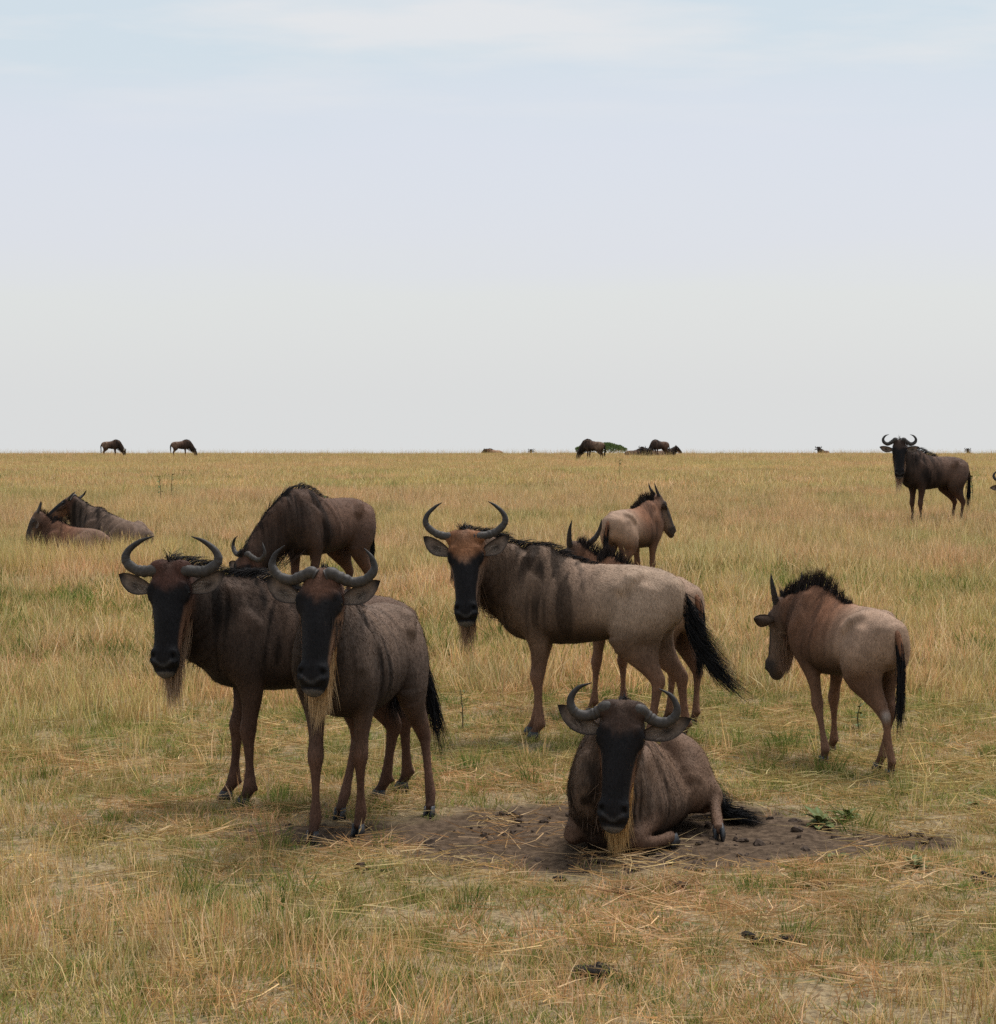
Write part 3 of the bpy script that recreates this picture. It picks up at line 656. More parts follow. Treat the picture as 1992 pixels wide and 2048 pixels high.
def join_mixed(parts):
    V, Fc, C = [], [], []; o = 0
    for v, f, c in parts:
        V.append(v); Fc.extend((np.asarray(f) + o).tolist()); C.append(c); o += len(v)
    return np.vstack(V), Fc, np.vstack(C)
# ------------------------------------------------------------------ the herd
LIE = {'FL': dict(c=[(.30, .12, .42, .07, .12), (.22, .165, .20, .06, .09), (.34, .17, .12, .05, .06), (.47, .165, .075, .045, .05), (.40, .20, .045, .030, .034), (.30, .235, .038, .026, .028), (.22, .25, .036, .028, .03), (.17, .255, .036, .026, .028)], hd=(-1, .2, 0), hup=(.2, 0, 1)),
       'FR': dict(c=[(.30, -.12, .42, .07, .12), (.22, -.165, .20, .06, .09), (.34, -.165, .12, .05, .06), (.47, -.155, .075, .045, .05), (.38, -.16, .045, .030, .034), (.28, -.165, .038, .026, .028), (.20, -.165, .036, .028, .03), (.15, -.165, .036, .026, .028)], hd=(-1, 0, 0), hup=(.2, 0, 1)),
       'HL': dict(c=[(-.40, .11, .33, .10, .17), (-.33, .20, .29, .11, .17), (-.20, .255, .21, .09, .12), (-.25, .295, .20, .065, .085), (-.29, .335, .17, .044, .052), (-.21, .375, .12, .030, .034), (-.12, .41, .078, .030, .034), (-.07, .43, .058, .028, .030), (-.04, .44, .050, .027, .029)],
                  extra=[(-.50, .07, .24, .09, .14), (-.44, .18, .20, .10, .16), (-.36, .27, .17, .08, .12), (-.29, .335, .16, .048, .055)], hd=(1, .15, -.15), hup=(.55, 0, .8)),
       'HR': dict(c=[(-.40, -.09, .33, .10, .16), (-.24, -.18, .24, .10, .14), (-.05, -.21, .16, .07, .09), (-.2, -.20, .09, .05, .05), (-.34, -.16, .06, .036, .04), (-.22, -.08, .045, .026, .028), (-.10, .0, .04, .026, .028), (-.04, .05, .04, .026, .028)], hd=(1, .6, 0))}
HORN_W1 = [(.045, -.012, .005), (.09, -.014, .002), (.165, -.014, -.02), (.222, .012, -.02), (.250, .05, -.015), (.232, .098, -.005), (.170, .145, .0), (.10, .172, .0)]
HORN_W2 = [(.022, .000, .016), (.05, .010, .018), (.094, -.006, .006), (.152, -.02, -.02), (.21, -.005, -.02), (.246, .034, -.015), (.250, .067, -.01), (.232, .108, .0), (.195, .146, .0)]
HORN_W3 = [(.05, -.01, .004), (.10, -.006, -.002), (.17, .014, -.02), (.225, .05, -.02), (.252, .09, -.01), (.24, .14, .0), (.19, .19, .0), (.145, .218, .0)]
HORN_E = [(.03, .0, .006), (.085, .0, .004), (.13, -.03, -.02), (.19, -.046, -.02), (.24, -.02, -.015), (.252, .03, -.005), (.22, .082, .0), (.158, .112, .0)]
HORN_BULL = [(.03, .03, .0), (.07, .036, .0), (.12, .0, -.01), (.18, -.026, -.015), (.236, .0, -.01), (.25, .05, .0), (.215, .10, .0), (.16, .122, .0)]
YPAL = dict(back=(.19, .098, .060), flank=(.13, .08, .055), belly=(.07, .048, .037), neck=(.125, .07, .046), leg=(.155, .092, .064), rump=(.29, .215, .168), fore=(.11, .068, .048), face=(.05, .038, .032), jaw=(.15, .112, .09), mane=(.022, .02, .02), beard=(.18, .105, .07), beard_tip=(.24, .15, .1))

def herd(only=None):
    A = {}
    def W(key, *a, **k):
        if only is None or key in only: A[key] = wildebeest(*a, **k)
    # --- front row
    W('w1', 'dark brown wildebeest standing broadside partly hidden behind another, turning its black face', pos=(-1.01, 11.49), yaw=190,
      feet=dict(FL=px(482, 1622), FR=px(448, 1607), HL=px(756, 1605), HR=px(803, 1588)), poll=(.71, .27, 1.31), face=264, pitch=74, roll=0,
      horn=HORN_W1, horn_r=.031, ear=((.80, .46), (.95, .44)), vox=.0095, seed=3, mane='droop', mane_len=.20, beard=.44, beard_n=1300, beard_from=.20, boss=.021, boss_w=.03,
      pal=dict(back=(.105, .072, .056), flank=(.062, .044, .036), belly=(.036, .028, .025), neck=(.052, .041, .036), leg=(.09, .054, .041), fore=(.06, .027, .019), jaw=(.14, .08, .053), beard=(.16, .085, .05), beard_tip=(.40, .29, .2)),
      tail=[(-.575, 0, 1.01), (-.64, .05, .93), (-.62, .17, .80), (-.52, .24, .70)], tail_dir=(-.2, .2, -.8), tail_len=.36)
    W('w2', 'wildebeest with a straw coloured beard standing foremost on four spread legs, facing forward', pos=(-.67, 10.80), yaw=253,
      feet=dict(FR=px(622, 1690), FL=px(714, 1676), HL=px(858, 1638), HR=px(678, 1642)), poll=(.72, .08, 1.355), face=263, pitch=72, roll=-1.5,
      horn=HORN_W2, horn_r=.029, ear=((.88, .56), (.88, .52)), vox=.009, seed=4, mane='droop', mane_len=.10, beard=.38, beard_n=1500, beard_from=.27,
      pal=dict(back=(.135, .10, .08), flank=(.082, .062, .052), belly=(.045, .034, .03), neck=(.072, .056, .048), fore=(.095, .045, .028), jaw=(.20, .125, .085), beard=(.40, .24, .115), beard_tip=(.48, .34, .19)), belly=.03,
      tail=[(-.575, 0, 1.01), (-.65, .03, .95), (-.70, .08, .82), (-.71, .12, .68)], tail_dir=(-.12, .20, -1), tail_len=.46, hair=1.15)
    W('w3', 'pale grey brown wildebeest with a rust brown forehead, standing broadside with its tail blowing out', pos=(.52, 13.47), yaw=166,
      feet=dict(FL=px(1069, 1487), FR=px(1062, 1476), HL=px(1293, 1500), HR=px(1366, 1488)), poll=(.70, .33, 1.325), face=267, pitch=74, roll=1.5, vee=True,
      horn=HORN_W3, horn_r=.026, ear=((.86, .58), (.86, .62)), boss=.011, boss_w=.05, vox=.0095, seed=5, mane='droop', mane_len=.15, beard=.44, beard_n=900, beard_from=.24,
      pal=dict(back=(.25, .185, .145), flank=(.15, .108, .082), belly=(.06, .042, .034), neck=(.115, .083, .064), leg=(.16, .095, .068), rump=(.31, .245, .195), fore=(.20, .088, .042), jaw=(.19, .135, .105), beard=(.085, .05, .035), beard_tip=(.34, .22, .14)),
      tail=[(-.575, 0, 1.01), (-.625, .0, .96), (-.655, 0, .86), (-.68, 0, .74), (-.74, 0, .62)], tail_dir=(-1, -.1, -.62), tail_len=.56, hair=1.2)
    W('e', 'wildebeest lying on the bare soil with a golden beard reaching the ground', pos=(.64, 10.63), yaw=249, lie=True, lie_rear=.17, poll=(.75, .19, .745), face=262, pitch=76, roll=-4,
      horn=HORN_E, horn_r=.029, boss=.019, boss_w=.04, ear_l=1.16, ear=((.90, .42), (.90, .46)), vox=.009, seed=6, mane='droop', mane_len=.09, beard=.36, beard_n=1700, beard_from=.25,
      pal=dict(back=(.165, .112, .082), flank=(.115, .08, .06), belly=(.06, .043, .035), neck=(.14, .105, .085), leg=(.12, .075, .055), fore=(.05, .03, .022), jaw=(.15, .085, .055), beard=(.42, .235, .085), beard_tip=(.50, .33, .15), rump=(.14, .095, .07)),
      tail=[(-.575, 0, .36), (-.66, .04, .30), (-.70, .14, .12), (-.64, .26, .04), (-.55, .34, .035)], tail_dir=(.1, 1, -.05), tail_len=.36, hair=1.2)
    # --- young ones
    W('f', 'young wildebeest with a bristling mane walking away, head hung low, white scuff on its hock', pos=(1.95, 12.62), yaw=115, S=.80,
      feet=dict(HL=px(1786, 1562), HR=px(1762, 1548), FL=px(1652, 1534), FR=px(1667, 1512)), poll=(.76, .03, 1.08), face=124, pitch=80, roll=0, horn=[(.055, -.01, -.01), (.085, .03, -.012), (.118, .09, -.02), (.142, .16, -.015), (.150, .23, .0)], horn_r=.026,
      ear=((.98, .12), (.98, .12)), vox=.0105, seed=7, young=True, mane='erect', mane_len=.15, beard=.17, beard_n=700, pal=YPAL, scuff=True, hair=1.25, tail_len=.32, stripe=.6)
    W('c2', 'young wildebeest facing away, half hidden behind the pale broadside one', None, pos=(.90, 14.42), yaw=130, S=.83,
      feet=dict(HR=px(1388, 1458), FL=px(1182, 1434), FR=px(1242, 1430)), poll=(.68, .02, 1.31), face=118, pitch=55, horn=[(.06, -.01, -.01), (.09, .03, -.02), (.122, .10, -.03), (.138, .18, -.02), (.135, .26, .0)], horn_r=.025,
      ear=((.9, .0), (.9, .0)), vox=.0115, seed=8, young=True, mane='erect', mane_len=.11, beard=0, fringe=False, pal=YPAL, hair=1.1, stripe=.6)
    W('d', 'young wildebeest standing alone in dry grass, rump this way, looking off to the side', pos=(1.40, 23.18), yaw=56, S=.80, poll=(.68, .03, 1.26), face=20, pitch=66,
      horn=HORN_YOUNG, horn_r=.022, ear=((.8, .1), (.8, .1)), vox=.013, seed=9, young=True, mane='erect', mane_len=.12, beard=.11, beard_n=250, pal=YPAL, hair=.8, stripe=.6)
    # --- middle distance
    W('g', 'dark wildebeest grazing with its humped shoulders raised, behind the front pair', pos=(-1.60, 20.7), yaw=234, S=.99, poll=(.92, -.14, .66), face=222, pitch=78, roll=-6, horn=HORN_W2, horn_r=.026,
      ear=((.95, .0), (.95, .0)), vox=.012, seed=10, mane='droop', mane_len=.16, beard=.12, pal=dict(back=(.105, .066, .05), flank=(.07, .045, .036), belly=(.03, .022, .02), neck=(.05, .036, .031), leg=(.10, .058, .042)), hair=.8, tail_len=.3)
    bull = dict(back=(.115, .074, .057), flank=(.055, .038, .031), belly=(.028, .022, .02), neck=(.042, .032, .028), leg=(.085, .048, .034), fore=(.035, .022, .017), jaw=(.05, .034, .026), beard=(.30, .19, .13), beard_tip=(.38, .26, .19), rump=(.10, .066, .052), horn=(.04, .036, .034))
    W('i', 'dark wildebeest with thick hooked horns standing against the skyline, facing forward', pos=(6.68, 34.6), yaw=203, S=.98, poll=(.70, .14, 1.37), face=262, pitch=76, horn=HORN_BULL, horn_r=.033, boss=.012,
      ear=((.93, .22), (.93, .22)), vox=.016, seed=12, mane='droop', mane_len=.20, beard=.44, beard_n=900, beard_from=.24, pal=bull, hair=.6, tail_len=.34)
    W('h1', 'young wildebeest with reddish shoulders lying in tall grass beside an adult', pos=px_at(146, 27.8), yaw=150, S=.80, lie=True, poll=(.70, .06, .74), face=196, pitch=72, horn=HORN_YOUNG, horn_r=.022, vox=.015, seed=13, young=True,
      ear=((.8, -.3), (.8, -.3)), mane='erect', mane_len=.10, beard=.08, pal=dict(YPAL, back=(.165, .085, .055), neck=(.10, .06, .045), rump=(.15, .10, .075)), hair=.5, stripe=.5)
    W('h2', 'adult wildebeest lying in tall grass with its muzzle raised over a young one', pos=px_at(228, 29.2), yaw=148, S=.95, lie=True, lie_rear=.1, poll=(.70, .05, .77), face=170, pitch=38, horn=HORN_W2, horn_r=.024, vox=.015, seed=14,
      ear=((.8, -.5), (.8, -.5)), mane='droop', mane_len=.05, beard=.10, hair=.5, pal=dict(back=(.15, .11, .088), flank=(.10, .075, .062), neck=(.085, .068, .06)))
    W('j', 'dark wildebeest lying in tall grass, showing only its horn and ear tip', pos=px_at(2074, 34.6), yaw=222, S=.95, lie=True, poll=(.74, .0, .84), face=258, pitch=76, horn=HORN_BULL, horn_r=.031, boss=.01, vox=.018, seed=15,
      ear=((.95, -.15), (.95, -.15)), mane_len=.08, beard=.15, pal=bull, hair=.4)
    # --- along the brow
    far = dict(vox=.026, hair=.35, pal=bull, simple=True, horn=HORN_BULL, horn_r=.036, boss=.01)
    W('k1', 'distant wildebeest grazing on the brow, pale curved horns catching the light', pos=px_at(222, 143), yaw=355, poll=(.95, 0, .55), face=350, pitch=82, seed=21, **dict(far, pal=dict(bull, rump=(.16, .115, .09), horn=(.2, .17, .13))))
    W('k2', 'distant wildebeest grazing on the brow with short upright horns', pos=px_at(362, 140), yaw=3, poll=(.93, 0, .62), face=5, pitch=75, seed=22, **dict(far, pal=dict(bull, rump=(.14, .10, .08))))
    W('k3', 'distant wildebeest grazing in front of the flat topped tree', pos=px_at(1187, 113), yaw=150, poll=(.90, .05, .60), face=160, pitch=80, seed=23, **dict(far, pal=dict(bull, rump=(.15, .11, .085))))
    W('k4', 'distant wildebeest grazing on the brow among lying herd mates', pos=px_at(1320, 136), yaw=208, poll=(.90, .05, .62), face=215, pitch=80, seed=24, **far)
    W('k4b', 'distant wildebeest lying beside a grazing one, its head turned to the open plain', pos=px_at(1330, 141), yaw=10, lie=True, poll=(.80, 0, .80), face=355, pitch=50, seed=25, **far)
    W('k5', 'distant wildebeest lying between the flat topped tree and a grazing one', pos=px_at(1270, 141), yaw=0, lie=True, poll=(.80, 0, .62), face=330, pitch=65, seed=26, **far)
    W('k4c', 'distant wildebeest lying in the lap of a grazing one, horned head low', pos=px_at(1306, 139), yaw=190, lie=True, poll=(.74, 0, .74), face=235, pitch=70, seed=31, **far)
    W('k6', 'pale wildebeest lying beyond the brow, only its back showing', pos=px_at(988, 168), yaw=175, lie=True, poll=(.80, 0, .58), face=180, pitch=60, seed=27, **dict(far, pal=dict(YPAL, back=(.30, .19, .13), rump=(.30, .2, .14))))
    W('k7', 'distant horned wildebeest head barely above the brow grass beside a pale back', pos=px_at(1062, 178), yaw=270, lie=True, poll=(.70, 0, .78), face=270, pitch=70, seed=28, **far)
    W('k8', 'distant horned wildebeest head and back rising over bare skyline grass', pos=px_at(1648, 170), yaw=225, lie=True, poll=(.74, .0, .80), face=268, pitch=70, seed=29, **far)
    W('k9', 'distant horned wildebeest head on the skyline behind the dark standing bull', pos=px_at(1938, 176), yaw=250, lie=True, poll=(.74, 0, .80), face=262, pitch=70, seed=30, **far)
    return A
# ------------------------------------------------------------------ ground sheet
def dirt_mask(x, y):
    n = fbm(x * 2.1, y * 2.1, 31, 4) - .5; n2 = fbm(x * 7, y * 7, 37, 2) - .5
    e1 = ((x - .55) / 1.20) ** 2 + ((y - 10.58) / .86) ** 2
    e2 = ((x + .75) / .70) ** 2 + ((y - 10.65) / .42) ** 2
    e3 = ((x - 1.65) / .55) ** 2 + ((y - 10.45) / .34) ** 2
    e = np.minimum(np.minimum(e1, e2 + .15), e3 + .1) + 1.1 * n + .5 * n2
    return smooth(1.12, .70, e)
def cropped(x, y):
    """1 where the sward is bitten short round the resting place, 0 in the standing hay"""
    n = fbm(x * .8, y * .8, 41, 3) - .5
    e = ((x - 1.0) / 3.3) ** 2 + ((y - 12.2) / 4.2) ** 2 + 1.5 * n
    e2 = ((x - 2.0) / 2.0) ** 2 + ((y - 9.6) / 2.0) ** 2 + 1.2 * n
    return smooth(1.25, .5, np.minimum(e, e2))
gx = np.concatenate([-np.geomspace(3000, 7, 26), np.arange(-6.5, 6.51, .07), np.geomspace(7, 3000, 26)])
gy = np.concatenate([[-3000, -800, -200, -60, -20, -5, 0, 3, 5], np.arange(6.5, 16, .06), np.geomspace(16.2, 200, 90), np.geomspace(215, 6000, 16)])
X, Y = np.meshgrid(gx, gy, indexing='ij')
Zg = ground_z(X, Y); dm = dirt_mask(X, Y); nearw = (np.abs(X) < 6.6) & (Y > 6.4) & (Y < 16)
clod = (fbm(X * 9, Y * 9, 51, 3) - .5) * .042 * dm + (fbm(X * 4, Y * 4, 57, 2) - .5) * .02
Zg = Zg + np.where(nearw, clod - .012 * dm, 0)
ngy = len(gy); ii, jj = np.meshgrid(np.arange(len(gx) - 1), np.arange(ngy - 1), indexing='ij'); a = (ii * ngy + jj).ravel()
gf = np.stack([a, a + ngy, a + ngy + 1, a + 1], 1)
m, t, b = base_mat('savanna_ground', .95, .05); L = t.links
geo = N(t, 'ShaderNodeNewGeometry'); da = N(t, 'ShaderNodeAttribute', attribute_name='dirt')
def gnoise(sc, det=4, vec=None):
    n = N(t, 'ShaderNodeTexNoise', inp={'Scale': sc, 'Detail': det, 'Roughness': .6}); L.new(geo.outputs['Position'], n.inputs['Vector']); return n.outputs[0]
def mix(fac, c1, c2):
    x = N(t, 'ShaderNodeMix', data_type='RGBA'); L.new(fac, x.inputs[0])
    for c, i in ((c1, 6), (c2, 7)):
        if isinstance(c, tuple): x.inputs[i].default_value = (*c, 1)
        else: L.new(c, x.inputs[i])
    return x.outputs[2]
def ramp(v, lo, hi):
    r = N(t, 'ShaderNodeMapRange', interpolation_type='SMOOTHSTEP', inp={'From Min': lo, 'From Max': hi}); L.new(v, r.inputs[0]); return r.outputs[0]
thatch = mix(ramp(gnoise(34, 5), .35, .65), (.15, .11, .065), (.33, .25, .145))
thatch = mix(ramp(gnoise(7, 5), .54, .70), thatch, (.12, .125, .05))
soil = mix(ramp(gnoise(22, 6), .35, .68), (.055, .037, .024), (.125, .086, .057))
soil = mix(ramp(gnoise(90, 3), .55, .75), soil, (.045, .031, .024))
final = mix(da.outputs['Fac'], thatch, soil)
L.new(final, b.inputs['Base Color'])
bp = N(t, 'ShaderNodeBump', inp={'Strength': .8, 'Distance': .02}); L.new(gnoise(45, 6), bp.inputs['Height']); L.new(bp.outputs[0], b.inputs['Normal'])
ground = obj('ground', new_mesh('ground', np.stack([X, Y, Zg], -1).reshape(-1, 3), gf, m, None, True, {'dirt': dm.ravel()}))
tag(ground, 'rolling savanna ground with a trodden patch of bare brown soil', None, kind='structure')

# ------------------------------------------------------------------ grass, straw and litter (stuff)
def grass_material(name, tint_lo, tint_hi, scale=.9, transl=.42):
    m = bpy.data.materials.new(name); m.use_nodes = True; t = m.node_tree; t.nodes.clear(); L = t.links
    out = N(t, 'ShaderNodeOutputMaterial'); at = N(t, 'ShaderNodeAttribute', attribute_name='Col'); geo = N(t, 'ShaderNodeNewGeometry'); oi = N(t, 'ShaderNodeObjectInfo')
    no = N(t, 'ShaderNodeTexNoise', inp={'Scale': scale, 'Detail': 4, 'Roughness': .6}); L.new(geo.outputs['Position'], no.inputs['Vector'])
    r = N(t, 'ShaderNodeMapRange', interpolation_type='SMOOTHSTEP', inp={'From Min': .36, 'From Max': .64}); L.new(no.outputs[0], r.inputs[0])
    mx = N(t, 'ShaderNodeMix', data_type='RGBA'); L.new(r.outputs[0], mx.inputs[0]); mx.inputs[6].default_value = (*tint_lo, 1); mx.inputs[7].default_value = (*tint_hi, 1)
    mu = N(t, 'ShaderNodeMix', data_type='RGBA', blend_type='MULTIPLY'); mu.inputs[0].default_value = 1; L.new(at.outputs['Color'], mu.inputs[6]); L.new(mx.outputs[2], mu.inputs[7])
    nb = N(t, 'ShaderNodeTexNoise', inp={'Scale': .16, 'Detail': 3, 'Roughness': .55}); L.new(geo.outputs['Position'], nb.inputs['Vector'])
    rb = N(t, 'ShaderNodeMapRange', interpolation_type='SMOOTHSTEP', inp={'From Min': .38, 'From Max': .62}); L.new(nb.outputs[0], rb.inputs[0])
    mb = N(t, 'ShaderNodeMix', data_type='RGBA'); L.new(rb.outputs[0], mb.inputs[0]); mb.inputs[6].default_value = (.97, 1.03, .91, 1); mb.inputs[7].default_value = (1.07, 1.01, 1.02, 1)
    m3 = N(t, 'ShaderNodeMix', data_type='RGBA', blend_type='MULTIPLY'); m3.inputs[0].default_value = 1; L.new(mu.outputs[2], m3.inputs[6]); L.new(mb.outputs[2], m3.inputs[7]); mu = m3
    rr = N(t, 'ShaderNodeMapRange', inp={'To Min': .78, 'To Max': 1.22}); L.new(oi.outputs['Random'], rr.inputs[0])
    sc = N(t, 'ShaderNodeVectorMath', operation='SCALE'); L.new(mu.outputs[2], sc.inputs[0]); L.new(rr.outputs[0], sc.inputs['Scale'])
    d = N(t, 'ShaderNodeBsdfDiffuse'); tr = N(t, 'ShaderNodeBsdfTranslucent'); L.new(sc.outputs[0], d.inputs[0]); L.new(sc.outputs[0], tr.inputs[0])
    ms = N(t, 'ShaderNodeMixShader'); ms.inputs[0].default_value = transl; L.new(d.outputs[0], ms.inputs[1]); L.new(tr.outputs[0], ms.inputs[2]); L.new(ms.outputs[0], out.inputs[0])
    return m
M_DRY = grass_material('dry_grass_blade', (.98, 1.02, .88), (1.2, 1.08, 1.0))
M_GREEN = grass_material('green_grass_blade', (.85, 1.0, .85), (1.15, 1.0, .95), 1.6)
STRAW = np.array([(.50, .36, .185), (.56, .43, .25), (.42, .285, .14), (.44, .27, .13), (.38, .25, .135), (.62, .48, .31), (.46, .35, .16), (.33, .30, .12)])
GREEN = np.array([(.16, .20, .055), (.22, .24, .075), (.11, .15, .04), (.30, .28, .10), (.36, .29, .13)])
gr = np.random.default_rng(77)
def blades(n, rad, h0, h1, wid, pal, pw=None, lean=.35, droop=.5, nseg=2, z0=-.01):
    a = gr.uniform(0, 2 * np.pi, n); rr = rad * np.sqrt(gr.uniform(0, 1, n))
    root = np.stack([rr * np.cos(a), rr * np.sin(a), np.full(n, z0)], 1)
    dirn = np.stack([np.cos(a + gr.normal(0, 1, n)), np.sin(a + gr.normal(0, 1, n)), np.zeros(n)], 1)
    ln = gr.uniform(0, 1, n)[:, None]
    d0 = unit(np.array([0, 0, 1.]) + dirn * lean * ln); d1 = unit(np.array([0, 0, 1.]) + dirn * (lean + droop * gr.uniform(0, 1.6, (n, 1))))
    c = pal[gr.choice(len(pal), n, p=pw)]
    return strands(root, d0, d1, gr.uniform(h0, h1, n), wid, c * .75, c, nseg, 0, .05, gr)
def flat_straw(n, rad, l0, l1, wid):
    a = gr.uniform(0, 2 * np.pi, n); rr = rad * np.sqrt(gr.uniform(0, 1, n)); root = np.stack([rr * np.cos(a), rr * np.sin(a), gr.uniform(.004, .05, n)], 1)
    b = gr.uniform(0, 2 * np.pi, n); d = np.stack([np.cos(b), np.sin(b), gr.uniform(-.06, .22, n)], 1)
    c = STRAW[gr.choice(6, n)] * gr.uniform(.6, 1.15, (n, 1))
    return strands(root, d, d + gr.normal(0, .25, (n, 3)) * np.array([1, 1, .3]), gr.uniform(l0, l1, n), wid, c, c, 2, 0, .02, gr)
def stalks(n):
    P = [blades(n, .05, .38, .62, .0042, STRAW[[0, 1, 5]], lean=.25, droop=.35, nseg=4)]
    V = P[0][0].reshape(n, 5, 2, 3).mean(2)
    for k in range(n):                                       # ragged seed head on the upper third
        tip, low = V[k, 4], V[k, 3]; q = 12; u = gr.uniform(0, 1, q)[:, None]; rt = low * (1 - u) + tip * u
        d = unit(tip - low); P.append(strands(rt, d + gr.normal(0, .35, (q, 3)), d + gr.normal(0, .3, (q, 3)), gr.uniform(.02, .05, q), .004, (.48, .34, .2), None, 1, 0, .02, gr))
    return join_mixed(P)
def scatter(name, label, protos, mat, pts, rot, scl, idx):
    col = bpy.data.collections.new(name + '_kinds')
    for k, p in enumerate(protos):
        o = bpy.data.objects.new('%s_%02d' % (name, k), new_mesh('%s_%02d' % (name, k), p[0], p[1], mat, p[2], False)); col.objects.link(o)
    me = bpy.data.meshes.new(name); me.vertices.add(len(pts)); me.vertices.foreach_set('co', np.asarray(pts, np.float32).ravel())
    for nm, ty, dat, f in (('rot', 'FLOAT_VECTOR', rot, 'vector'), ('scl', 'FLOAT', scl, 'value'), ('idx', 'INT', idx, 'value')):
        at = me.attributes.new(nm, ty, 'POINT'); at.data.foreach_set(f, np.asarray(dat, np.int32 if ty == 'INT' else np.float32).ravel())
    o = obj(name, me); tag(o, label, None, kind='stuff')
    ng = bpy.data.node_groups.new(name, 'GeometryNodeTree'); ng.interface.new_socket('Geometry', in_out='INPUT', socket_type='NodeSocketGeometry'); ng.interface.new_socket('Geometry', in_out='OUTPUT', socket_type='NodeSocketGeometry')
    gi, go = ng.nodes.new('NodeGroupInput'), ng.nodes.new('NodeGroupOutput')
    ci = ng.nodes.new('GeometryNodeCollectionInfo'); ci.inputs['Collection'].default_value = col; ci.inputs['Separate Children'].default_value = True; ci.inputs['Reset Children'].default_value = True
    ip = ng.nodes.new('GeometryNodeInstanceOnPoints'); ip.inputs['Pick Instance'].default_value = True
    def na(nm, ty):
        x = ng.nodes.new('GeometryNodeInputNamedAttribute'); x.data_type = ty; x.inputs['Name'].default_value = nm; return x.outputs['Attribute']
    ng.links.new(gi.outputs[0], ip.inputs['Points']); ng.links.new(ci.outputs[0], ip.inputs['Instance'])
    ng.links.new(na('idx', 'INT'), ip.inputs['Instance Index']); ng.links.new(na('rot', 'FLOAT_VECTOR'), ip.inputs['Rotation']); ng.links.new(na('scl', 'FLOAT'), ip.inputs['Scale'])
    ng.links.new(ip.outputs[0], go.inputs[0])
    mod = o.modifiers.new('scatter', 'NODES'); mod.node_group = ng
    return o
def wedge(y0, y1, dens):
    """even scatter over the ground in view with a margin to both sides"""
    wmax = .245 * y1 + 1.6; n = int(dens * (y1 - y0) * 2 * wmax)
    y = gr.uniform(y0, y1, n); x = gr.uniform(-wmax, wmax, n); k = np.abs(x) < .245 * y + 1.6
    return x[k], y[k]
def near_z(x, y):
    d = dirt_mask(x, y); return ground_z(x, y) + (fbm(x * 9, y * 9, 51, 3) - .5) * .042 * d - .012 * d
def finish(x, y, s, k, tilt=.12):
    n = len(x); return np.stack([x, y, near_z(x, y)], 1), np.stack([gr.normal(0, tilt, n), gr.normal(0, tilt, n), gr.uniform(0, 6.28, n)], 1), s, k

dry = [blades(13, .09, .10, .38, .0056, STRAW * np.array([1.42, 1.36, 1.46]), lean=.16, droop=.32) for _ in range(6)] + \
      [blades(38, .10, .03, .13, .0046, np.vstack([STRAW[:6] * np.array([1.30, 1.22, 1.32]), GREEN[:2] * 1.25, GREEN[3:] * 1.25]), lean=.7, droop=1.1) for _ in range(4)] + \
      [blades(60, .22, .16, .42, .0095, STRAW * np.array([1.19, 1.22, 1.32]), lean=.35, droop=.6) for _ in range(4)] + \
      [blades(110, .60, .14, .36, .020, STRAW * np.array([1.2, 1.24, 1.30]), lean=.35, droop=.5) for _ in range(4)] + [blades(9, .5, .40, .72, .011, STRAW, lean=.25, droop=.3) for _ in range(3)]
P, R, S_, K = [], [], [], []
def put(x, y, s, k, tilt=.12):
    p, r, s, k = finish(x, y, s, k, tilt); P.append(p); R.append(r); S_.append(s); K.append(k)
x, y = wedge(6.3, 17, 100); c = cropped(x, y); d = dirt_mask(x, y); pn = fbm(x * 1.1, y * 1.1, 61, 3)
tall = (gr.uniform(0, 1, len(x)) < (1 - c) * smooth(.34, .60, pn) * .80 + .02) & (d < .15); x1, y1 = x[tall], y[tall]
put(x1, y1, gr.uniform(.45, .90, len(x1)) * (.72 + .40 * smooth(.4, .65, fbm(x1 * .6, y1 * .6, 63))), gr.integers(0, 6, len(x1)))
low = (gr.uniform(0, 1, len(x)) < .80) & (gr.uniform(0, 1, len(x)) > d * 1.05) & ~tall; x1, y1 = x[low], y[low]
put(x1, y1, gr.uniform(.6, 1.1, len(x1)) * (1 - .25 * cropped(x1, y1)), gr.integers(6, 10, len(x1)))
x, y = wedge(15.5, 46, 26); k = gr.uniform(0, 1, len(x)) < .45 + .75 * smooth(.3, .6, fbm(x * .7, y * .7, 65, 3)); x, y = x[k], y[k]
put(x, y, gr.uniform(.55, 1.0, len(x)) * (.78 + .3 * fbm(x * .4, y * .4, 67)), np.where(y < 26, gr.integers(0, 14, len(x)), gr.integers(10, 14, len(x))))
x, y = wedge(15.5, 24, 55); put(x, y, gr.uniform(.9, 1.5, len(x)), gr.integers(6, 10, len(x)))
x, y = wedge(44, 176, 4.2); put(x, y, gr.uniform(.65, 1.0, len(x)) * (.75 + .35 * fbm(x * .15, y * .15, 69)), gr.integers(14, 18, len(x)), .06)
hx, hy = gr.uniform(-6.1, -3.9, 600), gr.uniform(25.4, 28.1, 600); put(hx, hy, gr.uniform(.85, 1.3, 600), gr.integers(0, 6, 600))
x, y = wedge(90, 172, .8); put(x, y, gr.uniform(.6, 1.05, len(x)), gr.integers(18, 21, len(x)), .06)
scatter('dry_grass', 'standing dry straw coloured grass covering the plain', dry, M_DRY, np.vstack(P), np.vstack(R), np.concatenate(S_), np.concatenate(K))

